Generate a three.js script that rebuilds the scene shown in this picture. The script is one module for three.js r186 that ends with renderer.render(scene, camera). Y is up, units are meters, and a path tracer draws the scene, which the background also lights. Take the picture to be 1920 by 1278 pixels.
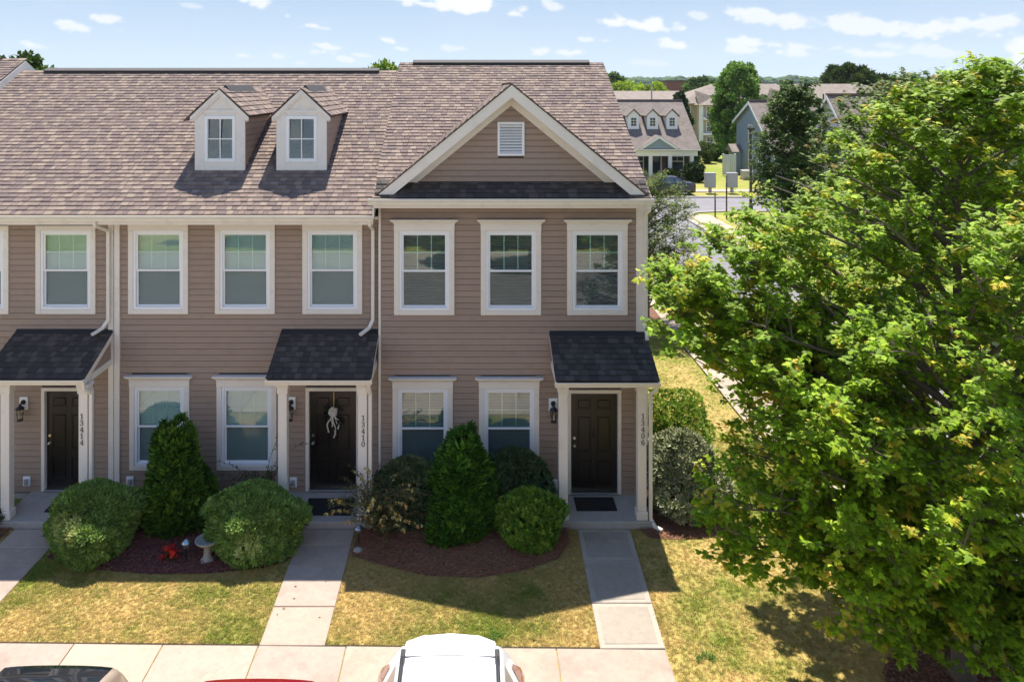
import * as THREE from 'three';
import { mergeGeometries } from 'three/addons/utils/BufferGeometryUtils.js';
import { FontLoader } from 'three/addons/loaders/FontLoader.js';
import { TextGeometry } from 'three/addons/geometries/TextGeometry.js';

// ------------------------------------------------------------ camera, sky, sun, exposure
const scene = new THREE.Scene();
const EYE = [0, 8.44, 15.76];
const camera = new THREE.PerspectiveCamera(75.14, 1920 / 1278, 0.1, 6000);
camera.position.set(...EYE);
camera.setViewOffset(3350.2, 2230, 787.1, 952, 1920, 1278);      // shift lens: level camera, optical axis left of and above the middle
camera.updateProjectionMatrix();

const renderer = new THREE.WebGLRenderer({ antialias: true });
renderer.setSize(1024, 681);
renderer.toneMapping = THREE.LinearToneMapping;
const EXPOSURE = 2.7;
renderer.toneMappingExposure = EXPOSURE;
renderer.shadowMap.enabled = true;

const SUN_DIR = new THREE.Vector3(0.035, 2.7, -1).normalize();
const sun = new THREE.DirectionalLight(new THREE.Color().setRGB(1, 0.94, 0.84), 3.2);
sun.position.copy(SUN_DIR).multiplyScalar(60);
sun.target.position.set(0, 0, 0);
sun.castShadow = true;
Object.assign(sun.shadow.camera, { left: -60, right: 60, top: 60, bottom: -60, near: 1, far: 200 });
sun.shadow.mapSize.set(4096, 4096);
sun.shadow.radius = 1;
scene.add(sun, sun.target);

// ------------------------------------------------------------ noise and random
function rng(seed) { let a = seed >>> 0; return () => { a = (a + 0x6D2B79F5) | 0; let t = Math.imul(a ^ (a >>> 15), 1 | a); t = (t + Math.imul(t ^ (t >>> 7), 61 | t)) ^ t; return ((t ^ (t >>> 14)) >>> 0) / 4294967296; }; }
const hash2 = (x, y, s) => { let h = Math.imul(x, 374761393) + Math.imul(y, 668265263) + Math.imul(s, 974634107); h = Math.imul(h ^ (h >>> 13), 1274126177); return ((h ^ (h >>> 16)) >>> 0) / 4294967296; };
const mod = (a, n) => ((a % n) + n) % n, sm = (t) => t * t * (3 - 2 * t), mix = (a, b, t) => a + (b - a) * t, clamp01 = (t) => Math.min(1, Math.max(0, t));
function vn(x, y, period, seed) {                                    // value noise that repeats every `period` cells
  const ix = Math.floor(x), iy = Math.floor(y), fx = sm(x - ix), fy = sm(y - iy), x0 = mod(ix, period), x1 = mod(ix + 1, period), y0 = mod(iy, period), y1 = mod(iy + 1, period);
  return mix(mix(hash2(x0, y0, seed), hash2(x1, y0, seed), fx), mix(hash2(x0, y1, seed), hash2(x1, y1, seed), fx), fy);
}
function fbm(u, v, period, seed, oct = 4, gain = 0.5) {              // u, v in 0..1 over one tile
  let s = 0, a = 1, n = 0;
  for (let o = 0; o < oct; o++) { s += a * vn(u * period, v * period, period, seed + o * 17); n += a; a *= gain; period *= 2; }
  return s / n;
}
const smoothstep = (e0, e1, x) => sm(clamp01((x - e0) / (e1 - e0)));

// sky: air that pales towards the horizon, and small fair-weather clouds, with unseen ones added for their light (azimuth, elevation, half width, half height in degrees, strength)
{
  const W = 4096, H = 2048, data = new Float32Array(W * H * 4);
  const zen = [0.09, 0.27, 0.7], hor = [0.84, 0.99, 1.09], white = [1.02, 1.04, 1.06];
  const clouds = [
    [-15.8, 6.1, 1.3, 0.75, 0.9], [-11.9, 4.4, 1.25, 0.45, 0.9], [-13.5, 5.1, 0.4, 0.3, 0.6], [-25.5, 4.5, 1.2, 0.42, 0.85], [-27.2, 3.9, 1.1, 0.55, 0.8], [-24.6, 3.8, 0.9, 0.25, 0.75], [-10.9, 2.9, 0.9, 0.35, 0.8], [-11.3, 2.55, 0.9, 0.3, 0.8],
    [-6.4, 3.5, 0.75, 0.45, 0.95], [-11.6, 2.4, 0.6, 0.25, 0.5], [-16.5, 2.2, 0.9, 0.25, 0.7], [-14.2, 2.2, 0.5, 0.25, 0.6], [-29.5, 2.6, 1.1, 0.35, 0.8], [-9.5, 2.0, 0.7, 0.25, 0.7], [-5.0, 2.75, 0.7, 0.25, 0.7], [-8.0, 2.3, 0.7, 0.2, 0.6],
    [-12.4, 1.7, 0.7, 0.2, 0.6], [-20, 5.6, 0.6, 0.2, 0.45], [-22, 6.2, 1.2, 0.25, 0.5], [-1.2, 2.8, 1.1, 0.3, 0.55], [0.0, 6.0, 3.2, 0.85, 1.0], [2.6, 5.4, 1.1, 0.5, 0.9], [-3.6, 6.1, 1.6, 0.5, 0.9], [5.8, 5.8, 0.9, 0.5, 0.75],
    [11.8, 4.5, 3.3, 0.75, 1.0], [13.6, 4.2, 2.2, 0.45, 0.9], [7.0, 2.5, 2.4, 0.45, 0.85], [9.2, 3.4, 1.2, 0.3, 0.7], [14.6, 3.0, 1.6, 0.5, 0.9], [16.2, 5.0, 0.7, 0.4, 0.6], [20.6, 4.8, 2.4, 0.75, 0.85], [22.4, 4.3, 2.2, 0.6, 0.8],
    [20.4, 3.0, 2.0, 0.6, 0.85], [19.3, 2.6, 1.6, 0.4, 0.75], [22.8, 2.3, 1.9, 0.4, 0.75], [24.2, 2.6, 1.6, 0.4, 0.7], [27.2, 4.0, 3.0, 0.85, 0.8], [30.8, 3.6, 3.2, 0.8, 0.85], [33.6, 3.9, 2.6, 0.95, 0.8], [28.0, 2.1, 2.6, 0.45, 0.7], [31, 2.2, 3.0, 0.6, 0.55], [13, 1.7, 1.4, 0.25, 0.4],
  ];
  const r = rng(77);
  for (let k = 0; k < 460; k++) { const az = 38 + r() * 286, el = 1.5 + 38 * r() ** 1.7, s = 0.7 + 2 * r(); clouds.push([az, el, s * 1.6 * (1 + el / 18), s * 0.4 * (1 + el / 8), 0.6 + 0.4 * r()]); }  // invented clouds out of view, added to brighten the shaded facade
  for (let k = 0; k < 26; k++) { const az = -34 + r() * 72, el = 8 + 30 * r() ** 1.3, s = 0.7 + 2 * r(); clouds.push([az, el, s * 1.6 * (1 + el / 18), s * 0.4 * (1 + el / 8), 0.6 + 0.4 * r()]); }
  const cover = new Float32Array(W * H), flip = (az) => mod(0.25 + az / 360, 1);
  for (const [az, el, hw, hh, st] of clouds) {
    const c0 = flip(az) * W, r0 = (el / 180 + 0.5) * H, rw = (hw * 1.5 / 360) * W / Math.cos(el * Math.PI / 180), rh = (hh * 1.7 / 180) * H;
    for (let y = Math.floor(r0 - rh); y <= r0 + rh; y++) for (let x = Math.floor(c0 - rw); x <= c0 + rw; x++) {
      if (y < H / 2 || y >= H) continue;
      const dx = (x + 0.5 - c0) / rw * 1.5, dy = (y + 0.5 - r0) / rh * 1.7, lean = dx + dy * 0.5;
      const flat = dy < 0 ? dy * 1.35 : dy, d = Math.sqrt(lean * lean + flat * flat);
      const n = fbm(x / 512, y / 256, 24, 5, 5, 0.58), puff = fbm(x / 512, y / 300, 70, 9, 3, 0.5);
      const v = smoothstep(0.0, 0.42, (1.02 - d) * 0.75 + (n - 0.5) * 2.0 + (puff - 0.5) * 0.7 - 0.03) * st * smoothstep(1.5, 1.0, d);
      const i = y * W + mod(x, W); cover[i] = Math.max(cover[i], v);
    }
  }
  for (let y = 0; y < H; y++) {
    const el = ((y + 0.5) / H - 0.5) * 180, k = Math.exp(-Math.max(0, el) / 13.5);
    for (let x = 0; x < W; x++) {
      const i = y * W + x, a = cover[i], thin = el > 0 ? 0.05 * smoothstep(0.45, 0.75, fbm(x / W * 4, y / H * 6, 16, 31, 3)) : 0;
      for (let c = 0; c < 3; c++) data[i * 4 + c] = mix(mix(zen[c], hor[c], k), white[c], clamp01(a * 0.92 + thin)) / EXPOSURE;
      data[i * 4 + 3] = 1;
    }
  }
  const t = new THREE.DataTexture(data, W, H, THREE.RGBAFormat, THREE.FloatType);
  t.mapping = THREE.EquirectangularReflectionMapping; t.magFilter = THREE.LinearFilter; t.minFilter = THREE.LinearFilter; t.needsUpdate = true;
  scene.background = t; scene.environment = t;
}

// ------------------------------------------------------------ naming
const used = new Map();
const numbered = (name) => { const n = used.get(name) ?? 0; used.set(name, n + 1); return n ? name + '_' + String(n).padStart(3, '0') : name; };
function tag(o, label, category, group, kind) { if (label) o.userData.label = label; if (category) o.userData.category = category; if (group) o.userData.group = group; if (kind) o.userData.kind = kind; return o; }
function thing(name, label, category, [x, y, z] = [0, 0, 0], turn = 0, group) {
  const o = new THREE.Group(); o.name = numbered(name); scene.add(o); o.position.set(x, y, z); o.rotation.y = turn;
  return tag(o, label, category, group);
}
function part(name, parent, [x, y, z] = [0, 0, 0]) { const o = new THREE.Group(); o.name = name; o.position.set(x, y, z); parent.add(o); return o; }
function copyOf(o, label, [x, y, z], turn) {
  const c = o.clone(); c.name = numbered(o.name.replace(/_\d{3}$/, '')); scene.add(c); c.position.set(x, y, z); if (turn !== undefined) c.rotation.y = turn;
  c.userData = { ...o.userData, label }; return c;
}
const struct = (name, o) => { o.name = numbered(name); o.userData.kind = 'structure'; if (!o.parent) scene.add(o); return o; };

// ------------------------------------------------------------ mesh builder: collects faces, gives uv in metres, makes ONE named mesh
const V = (x, y, z) => new THREE.Vector3(x, y, z);
class MB {
  constructor() { this.p = []; this.n = []; this.c = null; this.color = null; }
  tri(a, b, c) {
    const ux = b[0] - a[0], uy = b[1] - a[1], uz = b[2] - a[2], vx = c[0] - a[0], vy = c[1] - a[1], vz = c[2] - a[2];
    let nx = uy * vz - uz * vy, ny = uz * vx - ux * vz, nz = ux * vy - uy * vx; const l = Math.hypot(nx, ny, nz); if (l < 1e-12) return this;
    nx /= l; ny /= l; nz /= l; this.p.push(...a, ...b, ...c); this.n.push(nx, ny, nz, nx, ny, nz, nx, ny, nz);
    if (this.color) { this.c ??= []; this.c.push(...this.color, ...this.color, ...this.color); }
    return this;
  }
  quad(a, b, c, d) { return this.tri(a, b, c).tri(a, c, d); }
  box(x0, x1, y0, y1, z0, z1) {
    const A = [x0, y0, z1], B = [x1, y0, z1], C = [x1, y1, z1], D = [x0, y1, z1], E = [x0, y0, z0], F = [x1, y0, z0], G = [x1, y1, z0], H = [x0, y1, z0];
    return this.quad(A, B, C, D).quad(F, E, H, G).quad(D, C, G, H).quad(E, F, B, A).quad(B, F, G, C).quad(E, A, D, H);
  }
  cbox(x0, x1, y0, y1, z0, z1, k = 0.006) {                           // box with chamfered edges
    const X = [x0, x1], Y = [y0, y1], Z = [z0, z1], q = (i, j, l, ax) => [X[i] + (ax === 0 ? 0 : i ? -k : k), Y[j] + (ax === 1 ? 0 : j ? -k : k), Z[l] + (ax === 2 ? 0 : l ? -k : k)];
    const face = (pts, s) => s ? this.quad(...pts) : this.quad(...pts.reverse());
    for (const i of [0, 1]) {
      face([q(i, 0, 0, 0), q(i, 1, 0, 0), q(i, 1, 1, 0), q(i, 0, 1, 0)], i);
      face([q(0, i, 0, 1), q(0, i, 1, 1), q(1, i, 1, 1), q(1, i, 0, 1)], i);
      face([q(0, 0, i, 2), q(1, 0, i, 2), q(1, 1, i, 2), q(0, 1, i, 2)], i);
    }
    for (const a of [0, 1]) for (const b of [0, 1]) {
      face([q(a, b, 0, 0), q(a, b, 0, 1), q(a, b, 1, 1), q(a, b, 1, 0)], a === b);
      face([q(a, 0, b, 0), q(a, 0, b, 2), q(a, 1, b, 2), q(a, 1, b, 0)], a !== b);
      face([q(0, a, b, 1), q(0, a, b, 2), q(1, a, b, 2), q(1, a, b, 1)], a === b);
      for (const c of [0, 1]) { const t = [q(a, b, c, 0), q(a, b, c, 1), q(a, b, c, 2)]; (a + b + c) % 2 ? this.tri(...t) : this.tri(t[2], t[1], t[0]); }
    }
    return this;
  }
  prism(pts, lo, hi, at) {                                             // polygon (counter-clockwise) swept from lo to hi; at(u, v, w) gives the point
    const tris = THREE.ShapeUtils.triangulateShape(pts.map(([x, y]) => new THREE.Vector2(x, y)), []);
    for (const [a, b, c] of tris) { this.tri(at(...pts[a], hi), at(...pts[b], hi), at(...pts[c], hi)); this.tri(at(...pts[c], lo), at(...pts[b], lo), at(...pts[a], lo)); }
    pts.forEach((p, i) => { const q = pts[(i + 1) % pts.length]; this.quad(at(...p, lo), at(...q, lo), at(...q, hi), at(...p, hi)); });
    return this;
  }
  prismZ(pts, z0, z1) { return this.prism(pts, z0, z1, (x, y, z) => [x, y, z]); }
  prismX(pts, x0, x1) { return this.prism(pts, x0, x1, (z, y, x) => [x, y, z]); }            // pts are (z, y)
  prismY(pts, y0, y1) { return this.prism(pts, y0, y1, (x, z, y) => [x, y, z]); }            // pts are (x, z)
  geo(g, m) {
    let h = g.index ? g.toNonIndexed() : g.clone(); if (m) h.applyMatrix4(m); if (!h.attributes.normal) h.computeVertexNormals();
    const a = h.attributes.position.array, b = h.attributes.normal.array;
    for (let i = 0; i < a.length; i++) { this.p.push(a[i]); this.n.push(b[i]); }
    if (this.color) { this.c ??= []; for (let i = 0; i < a.length; i += 3) this.c.push(...this.color); }
    return this;
  }
  tube(pts, r, seg = 6, r1 = r) {                                      // round bar through points, tapering from r to r1
    const P = pts.map((p) => V(...p)), rings = []; let side = null;
    P.forEach((p, i) => {
      const t = P[Math.min(i + 1, P.length - 1)].clone().sub(P[Math.max(i - 1, 0)]).normalize();
      if (!side) side = Math.abs(t.y) < 0.9 ? V(0, 1, 0) : V(1, 0, 0);
      const u = side.clone().addScaledVector(t, -side.dot(t)).normalize(), w = t.clone().cross(u), rr = mix(r, r1, i / Math.max(1, P.length - 1)); side = u;
      rings.push(Array.from({ length: seg }, (_, k) => { const a = k / seg * Math.PI * 2; const d = u.clone().multiplyScalar(Math.cos(a)).addScaledVector(w, Math.sin(a)); return { q: p.clone().addScaledVector(d, rr).toArray(), n: d.toArray() }; }));
    });
    const put = (...vs) => { for (const v of vs) { this.p.push(...v.q); this.n.push(...v.n); if (this.color) { this.c ??= []; this.c.push(...this.color); } } };
    for (let i = 0; i + 1 < rings.length; i++) for (let k = 0; k < seg; k++) { const l = (k + 1) % seg, A = rings[i][k], B = rings[i][l], C = rings[i + 1][l], D = rings[i + 1][k]; put(A, B, C, A, C, D); }
    for (const [ring, s] of [[rings[0], 1], [rings.at(-1), 0]]) for (let k = 1; k + 1 < seg; k++) { const t = [ring[0].q, ring[k].q, ring[k + 1].q]; s ? this.tri(t[2], t[1], t[0]) : this.tri(...t); }
    return this;
  }
  lathe(profile, [x, y, z], seg = 16) { return this.geo(new THREE.LatheGeometry(profile.map(([r, h]) => new THREE.Vector2(r, h)), seg), new THREE.Matrix4().makeTranslation(x, y, z)); }
  geometry(off = [0, 0, 0], uvScale = 1, uvShift = [0, 0]) {
    const n = this.p.length / 3, uv = new Float32Array(n * 2), pos = new Float32Array(this.p);
    for (let f = 0; f < n; f += 3) {                                    // uv per face along its main axis, in metres
      const ax = Math.abs(this.n[f * 3]), ay = Math.abs(this.n[f * 3 + 1]), az = Math.abs(this.n[f * 3 + 2]);
      for (let i = f; i < f + 3; i++) {
        const x = pos[i * 3], y = pos[i * 3 + 1], z = pos[i * 3 + 2];
        const [u, v] = az >= ax && az >= ay ? [x, y] : ax >= ay ? [z, y] : [x, -z];
        uv[i * 2] = u * uvScale + uvShift[0]; uv[i * 2 + 1] = v * uvScale + uvShift[1];
      }
    }
    for (let i = 0; i < n; i++) { pos[i * 3] -= off[0]; pos[i * 3 + 1] -= off[1]; pos[i * 3 + 2] -= off[2]; }
    const g = new THREE.BufferGeometry();
    g.setAttribute('position', new THREE.BufferAttribute(pos, 3)); g.setAttribute('normal', new THREE.BufferAttribute(new Float32Array(this.n), 3)); g.setAttribute('uv', new THREE.BufferAttribute(uv, 2));
    if (this.c) g.setAttribute('color', new THREE.BufferAttribute(new Float32Array(this.c), 3));
    return g;
  }
  build(name, material, parent, o = {}) {                              // faces are given in the scene's axes; the mesh hangs under parent (moved, not turned)
    const off = [0, 0, 0];
    if (!o.local) for (let q = parent; q; q = q.parent) { off[0] += q.position.x; off[1] += q.position.y; off[2] += q.position.z; }
    const m = new THREE.Mesh(this.geometry(off, 1, o.shift), material); m.name = parent && parent !== scene ? name : numbered(name); m.castShadow = m.receiveShadow = true;
    (parent ?? scene).add(m); return m;
  }
}
const B = () => new MB();
function instances(name, geometry, material, list, parent) {           // list of [position, quaternion, scale, colour]
  const m = new THREE.InstancedMesh(geometry, material, list.length), M = new THREE.Matrix4(), s = new THREE.Vector3(), c = new THREE.Color();
  list.forEach(([p, q, k, col], i) => { M.compose(p, q, typeof k === 'number' ? s.set(k, k, k) : k); m.setMatrixAt(i, M); if (col) m.setColorAt(i, c.setRGB(...col)); });
  m.name = parent && parent !== scene ? name : numbered(name); m.castShadow = m.receiveShadow = true; (parent ?? scene).add(m); return m;
}

// ------------------------------------------------------------ textures and materials
const toS = (c) => 255 * clamp01(c <= 0.0031308 ? c * 12.92 : 1.055 * c ** (1 / 2.4) - 0.055);
function tex(size, metres, fn, srgb = true) {                          // fn(u, v) gives linear rgb or a grey
  const d = new Uint8Array(size * size * 4);
  for (let y = 0; y < size; y++) for (let x = 0; x < size; x++) {
    const c = fn((x + 0.5) / size, (y + 0.5) / size), i = (y * size + x) * 4, g = typeof c === 'number';
    for (let k = 0; k < 3; k++) d[i + k] = srgb ? toS(g ? c : c[k]) : 255 * clamp01(g ? c : c[k]);
    d[i + 3] = 255;
  }
  const t = new THREE.DataTexture(d, size, size); t.wrapS = t.wrapT = THREE.RepeatWrapping; t.magFilter = THREE.LinearFilter; t.minFilter = THREE.LinearMipmapLinearFilter; t.generateMipmaps = true;
  if (srgb) t.colorSpace = THREE.SRGBColorSpace; t.repeat.set(1 / metres, 1 / metres); t.needsUpdate = true; return t;
}
const rgb = (r, g, b) => new THREE.Color().setRGB(r, g, b);
const std = (r, g, b, roughness = 0.8, more = {}) => new THREE.MeshStandardMaterial({ color: rgb(r, g, b), roughness, ...more });
const again = (t, m) => { const c = t.clone(); c.repeat.set(1 / m, 1 / m); c.needsUpdate = true; return c; };

const T = {};
T.speck = tex(512, 0.9, (u, v) => 0.82 + 0.34 * (hash2(u * 512 | 0, v * 512 | 0, 3) - 0.5) + 0.16 * (fbm(u, v, 8, 4) - 0.5));
T.wood = tex(512, 2.2, (u, v) => fbm(u * 0.25, v, 48, 8, 3) * 0.7 + 0.3 * vn(u * 24, v * 256, 256, 6), false);
T.dirt = tex(512, 3.7, (u, v) => { const s = fbm(u, v, 6, 21, 5, 0.6), d = smoothstep(0.6, 0.72, fbm(u, v, 20, 77, 3)); return 0.93 + 0.1 * (s - 0.5) - 0.05 * d + 0.05 * (hash2(u * 512 | 0, v * 512 | 0, 9) - 0.5); });
T.concrete = tex(1024, 4.3, (u, v) => {
  const a = fbm(u, v, 5, 41, 5, 0.55), b = fbm(u, v, 60, 43, 3, 0.6), g = hash2(u * 1024 | 0, v * 1024 | 0, 5), pit = smoothstep(0.73, 0.8, fbm(u, v, 130, 47, 2)), stain = smoothstep(0.56, 0.72, fbm(u, v, 9, 57, 4));
  return 0.86 + 0.2 * (a - 0.5) + 0.16 * (b - 0.5) + 0.1 * (g - 0.5) - 0.07 * pit - 0.09 * stain;
});
T.concreteBump = tex(512, 1.1, (u, v) => 0.5 * fbm(u, v, 90, 61, 3) + 0.5 * hash2(u * 512 | 0, v * 512 | 0, 8), false);
T.asphalt = tex(1024, 5.1, (u, v) => { const a = fbm(u, v, 6, 71, 5, 0.55), g = hash2(u * 1024 | 0, v * 1024 | 0, 15), st = fbm(u, v, 200, 73, 2); return 0.74 + 0.22 * (a - 0.5) + 0.22 * (g - 0.5) + 0.2 * (st - 0.5); });
const LAWN_TILE = 17, GREEN = [0.185, 0.225, 0.02], DRY = [0.52, 0.36, 0.13], LUSH = [0.13, 0.23, 0.018];
function lawnMix(x, z) {                                               // how dry the grass is, 0 green .. 1 straw
  const u = mod(x / LAWN_TILE, 1), v = mod(-z / LAWN_TILE, 1);
  return clamp01(0.53 + 2.3 * (fbm(u, v, 9, 101, 4, 0.6) - 0.5) + 0.5 * (fbm(u, v, 60, 107, 2) - 0.5));
}
T.lawn = tex(1024, LAWN_TILE, (u, v) => {
  const d = lawnMix(u * LAWN_TILE, -v * LAWN_TILE), g = hash2(u * 1024 | 0, v * 1024 | 0, 19), h = fbm(u, v, 256, 23, 2);
  const k = clamp01(d + (g - 0.5) * 0.5), s = 0.62 + 0.5 * h;
  return [0, 1, 2].map((c) => mix(GREEN[c], DRY[c], k) * s);
});
T.field = tex(1024, 46, (u, v) => {
  const d = clamp01(0.28 + 1.9 * (fbm(u, v, 10, 121, 5, 0.6) - 0.5)), g = hash2(u * 1024 | 0, v * 1024 | 0, 29), s = 0.75 + 0.4 * fbm(u, v, 180, 27, 2), k = clamp01(d + (g - 0.5) * 0.3);
  return [0, 1, 2].map((c) => mix([0.22, 0.27, 0.026][c], [0.42, 0.33, 0.11][c], k) * s);
});
T.straw = tex(512, 1.7, (u, v) => { const a = fbm(u, v, 40, 131, 3), b = hash2(u * 512 | 0, v * 512 | 0, 33), s = 0.5 + 0.7 * a + 0.5 * (b - 0.5); return [0.2 * s, 0.095 * s, 0.058 * s]; });
T.chips = tex(512, 1.3, (u, v) => { const a = fbm(u, v, 34, 141, 3), b = hash2(u * 512 | 0, v * 512 | 0, 37), s = 0.4 + 0.8 * a + 0.6 * (b - 0.5); return [0.13 * s, 0.05 * s, 0.038 * s]; });
T.farRoof = tex(512, 6, (u, v) => 0.8 + 0.3 * (vn(u * 30, v * 60, 60, 151) - 0.5) + 0.25 * (fbm(u, v, 10, 153) - 0.5));
T.lap = tex(256, 1.28, (u, v) => { const t = mod(v * 8, 1); return t; }, false);

const M = {
  siding: std(0.365, 0.265, 0.206, 0.62, { map: T.dirt, bumpMap: T.wood, bumpScale: 0.0016 }),
  sheathing: std(0.1, 0.075, 0.065, 0.95),
  trim: std(0.87, 0.805, 0.73, 0.6, { map: T.dirt }),
  trimGrey: std(0.84, 0.8, 0.76, 0.6, { map: T.dirt }),
  vinyl: std(0.86, 0.87, 0.9, 0.35),
  grid: std(0.62, 0.72, 0.7, 0.4),
  gutter: std(0.86, 0.8, 0.71, 0.35, { map: T.dirt }),
  glass: new THREE.MeshPhysicalMaterial({ color: rgb(0.86, 0.95, 0.93), roughness: 0.02, transmission: 1, thickness: 0, ior: 1.85, specularIntensity: 1 }),
  blindLight: std(0.72, 0.74, 0.74, 0.55), blindDark: std(0.34, 0.39, 0.4, 0.5),
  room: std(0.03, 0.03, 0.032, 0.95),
  screen: std(0.12, 0.145, 0.165, 0.9, { transparent: true, opacity: 0.24 }),
  deck: std(0.06, 0.05, 0.045, 0.95), ridge: std(0.05, 0.047, 0.05, 0.85, { map: T.speck }), ridgeTop: std(0.11, 0.1, 0.1, 0.85, { map: T.speck }), flash: std(0.02, 0.02, 0.022, 0.6),
  door: std(0.011, 0.008, 0.0065, 0.32), nickel: std(0.62, 0.6, 0.56, 0.28, { metalness: 1 }), black: std(0.012, 0.012, 0.014, 0.45), iron: std(0.016, 0.017, 0.02, 0.4),
  lampGlass: new THREE.MeshPhysicalMaterial({ color: rgb(0.9, 0.86, 0.75), roughness: 0.2, transmission: 0.9, thickness: 0, ior: 1.5 }),
  white: std(0.8, 0.8, 0.8, 0.5), grey: std(0.35, 0.36, 0.37, 0.6),
  concrete: std(0.5, 0.393, 0.313, 0.88, { map: T.concrete, bumpMap: T.concreteBump, bumpScale: 0.002 }),
  concreteOld: std(0.46, 0.395, 0.325, 0.9, { map: T.concrete, bumpMap: T.concreteBump, bumpScale: 0.002 }),
  porchSlab: std(0.48, 0.445, 0.41, 0.85, { map: T.concrete, bumpMap: T.concreteBump, bumpScale: 0.0015 }),
  kerb: std(0.46, 0.41, 0.37, 0.9, { map: T.concrete }),
  asphalt: std(0.29, 0.275, 0.295, 0.92, { map: T.asphalt, bumpMap: T.concreteBump, bumpScale: 0.004 }), lot: std(0.46, 0.4, 0.345, 0.9, { map: T.concrete, bumpMap: T.concreteBump, bumpScale: 0.003 }),
  lawn: std(1, 1, 1, 0.95, { map: T.lawn }), field: std(1, 1, 1, 0.95, { map: T.field }),
  straw: std(1, 1, 1, 0.95, { map: T.straw }), chips: std(1, 1, 1, 0.95, { map: T.chips }),
  bark: std(0.16, 0.13, 0.105, 0.9, { map: T.dirt, bumpMap: T.wood, bumpScale: 0.01 }), twig: std(0.1, 0.075, 0.05, 0.9),
  stone: std(0.4, 0.38, 0.34, 0.85, { map: T.concrete }),
};
const leafMat = (transmission, roughness = 0.55) => new THREE.MeshPhysicalMaterial({ color: rgb(1, 1, 1), roughness, transmission, thickness: 0, ior: 1.4, specularIntensity: 0.45, side: THREE.DoubleSide });
M.leaf = leafMat(0.4, 0.62); M.leafGloss = leafMat(0.2, 0.33); M.leafFar = leafMat(0.3, 0.75); M.blade = leafMat(0.3, 0.8);
// ------------------------------------------------------------ ground, paths, road
const flat = (pts, y) => { const b = B(); const t = THREE.ShapeUtils.triangulateShape(pts.map(([x, z]) => new THREE.Vector2(x, z)), []); for (const [i, j, k] of t) { const q = [i, j, k].map((n) => [pts[n][0], y, pts[n][1]]); const up = (q[1][0] - q[0][0]) * (q[2][2] - q[0][2]) - (q[1][2] - q[0][2]) * (q[2][0] - q[0][0]) < 0; up ? b.tri(...q) : b.tri(q[2], q[1], q[0]); } return b; };
struct('ground', flat([[-2500, 900], [2500, 900], [2500, -4200], [-2500, -4200]], -0.06).build('ground', M.field, scene));
struct('lawn', flat([[-20, 5.2], [16, 5.2], [16, 4.2], [6.75, 4.2], [6.75, -16], [-20, -16]], -0.004).build('lawn', M.lawn, scene));
struct('lawn', flat([[2.87, 11], [16, 11], [16, 5.2], [2.87, 5.2]], -0.008).build('lawn', M.lawn, scene));

// concrete slabs one by one: path > slab
function slabPath(name, quads, mat, y0 = -0.12, y1 = 0.02, frame) {
  const o = new THREE.Group(); struct(name, o); const r = rng(name.length * 31 + quads.length);
  quads.forEach((q, i) => {
    const b = B(), lift = y1 + (r() - 0.5) * 0.006, k = 0.008, tilt = (r() - 0.5) * 0.004;
    const cx = (q[0][0] + q[1][0] + q[2][0] + q[3][0]) / 4, cz = (q[0][1] + q[1][1] + q[2][1] + q[3][1]) / 4;
    const inn = q.map(([x, z]) => [x - Math.sign(x - cx) * k, z - Math.sign(z - cz) * k]);
    const top = inn.map(([x, z], j) => [x, lift + (j % 2 ? tilt : -tilt), z]), rim = q.map(([x, z], j) => [x, lift - 0.008 + (j % 2 ? tilt : -tilt), z]), low = q.map(([x, z]) => [x, y0, z]);
    b.quad(top[0], top[1], top[2], top[3]);
    for (let j = 0; j < 4; j++) { const l = (j + 1) % 4; b.quad(rim[j], rim[l], top[l], top[j]); b.quad(low[j], low[l], rim[l], rim[j]); }
    b.build('slab', mat[i % mat.length], o, { shift: [r() * 4, r() * 4] });
    if (frame) { const f = 0.085, p = q.map(([x, z]) => [x - Math.sign(x - cx) * f, lift + 0.0045, z - Math.sign(z - cz) * f]); B().quad(...p).build('slab_face', frame, o, { shift: [r() * 4, r() * 4] }); }
  });
  return o;
}
const tint = (m, k, w = 1) => { const c = m.clone(); c.color.multiplyScalar(k); c.color.b *= w; return c; };
const CON = [M.concrete, tint(M.concrete, 0.96, 1.03), tint(M.concrete, 1.03, 0.98), tint(M.concrete, 0.93, 1)];
const OLD = [M.concreteOld, tint(M.concreteOld, 0.95, 1.02), tint(M.concreteOld, 1.05, 1)];
const zs = (x) => 4.13 + x * 0.013;                                    // back edge of the sidewalk
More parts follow.
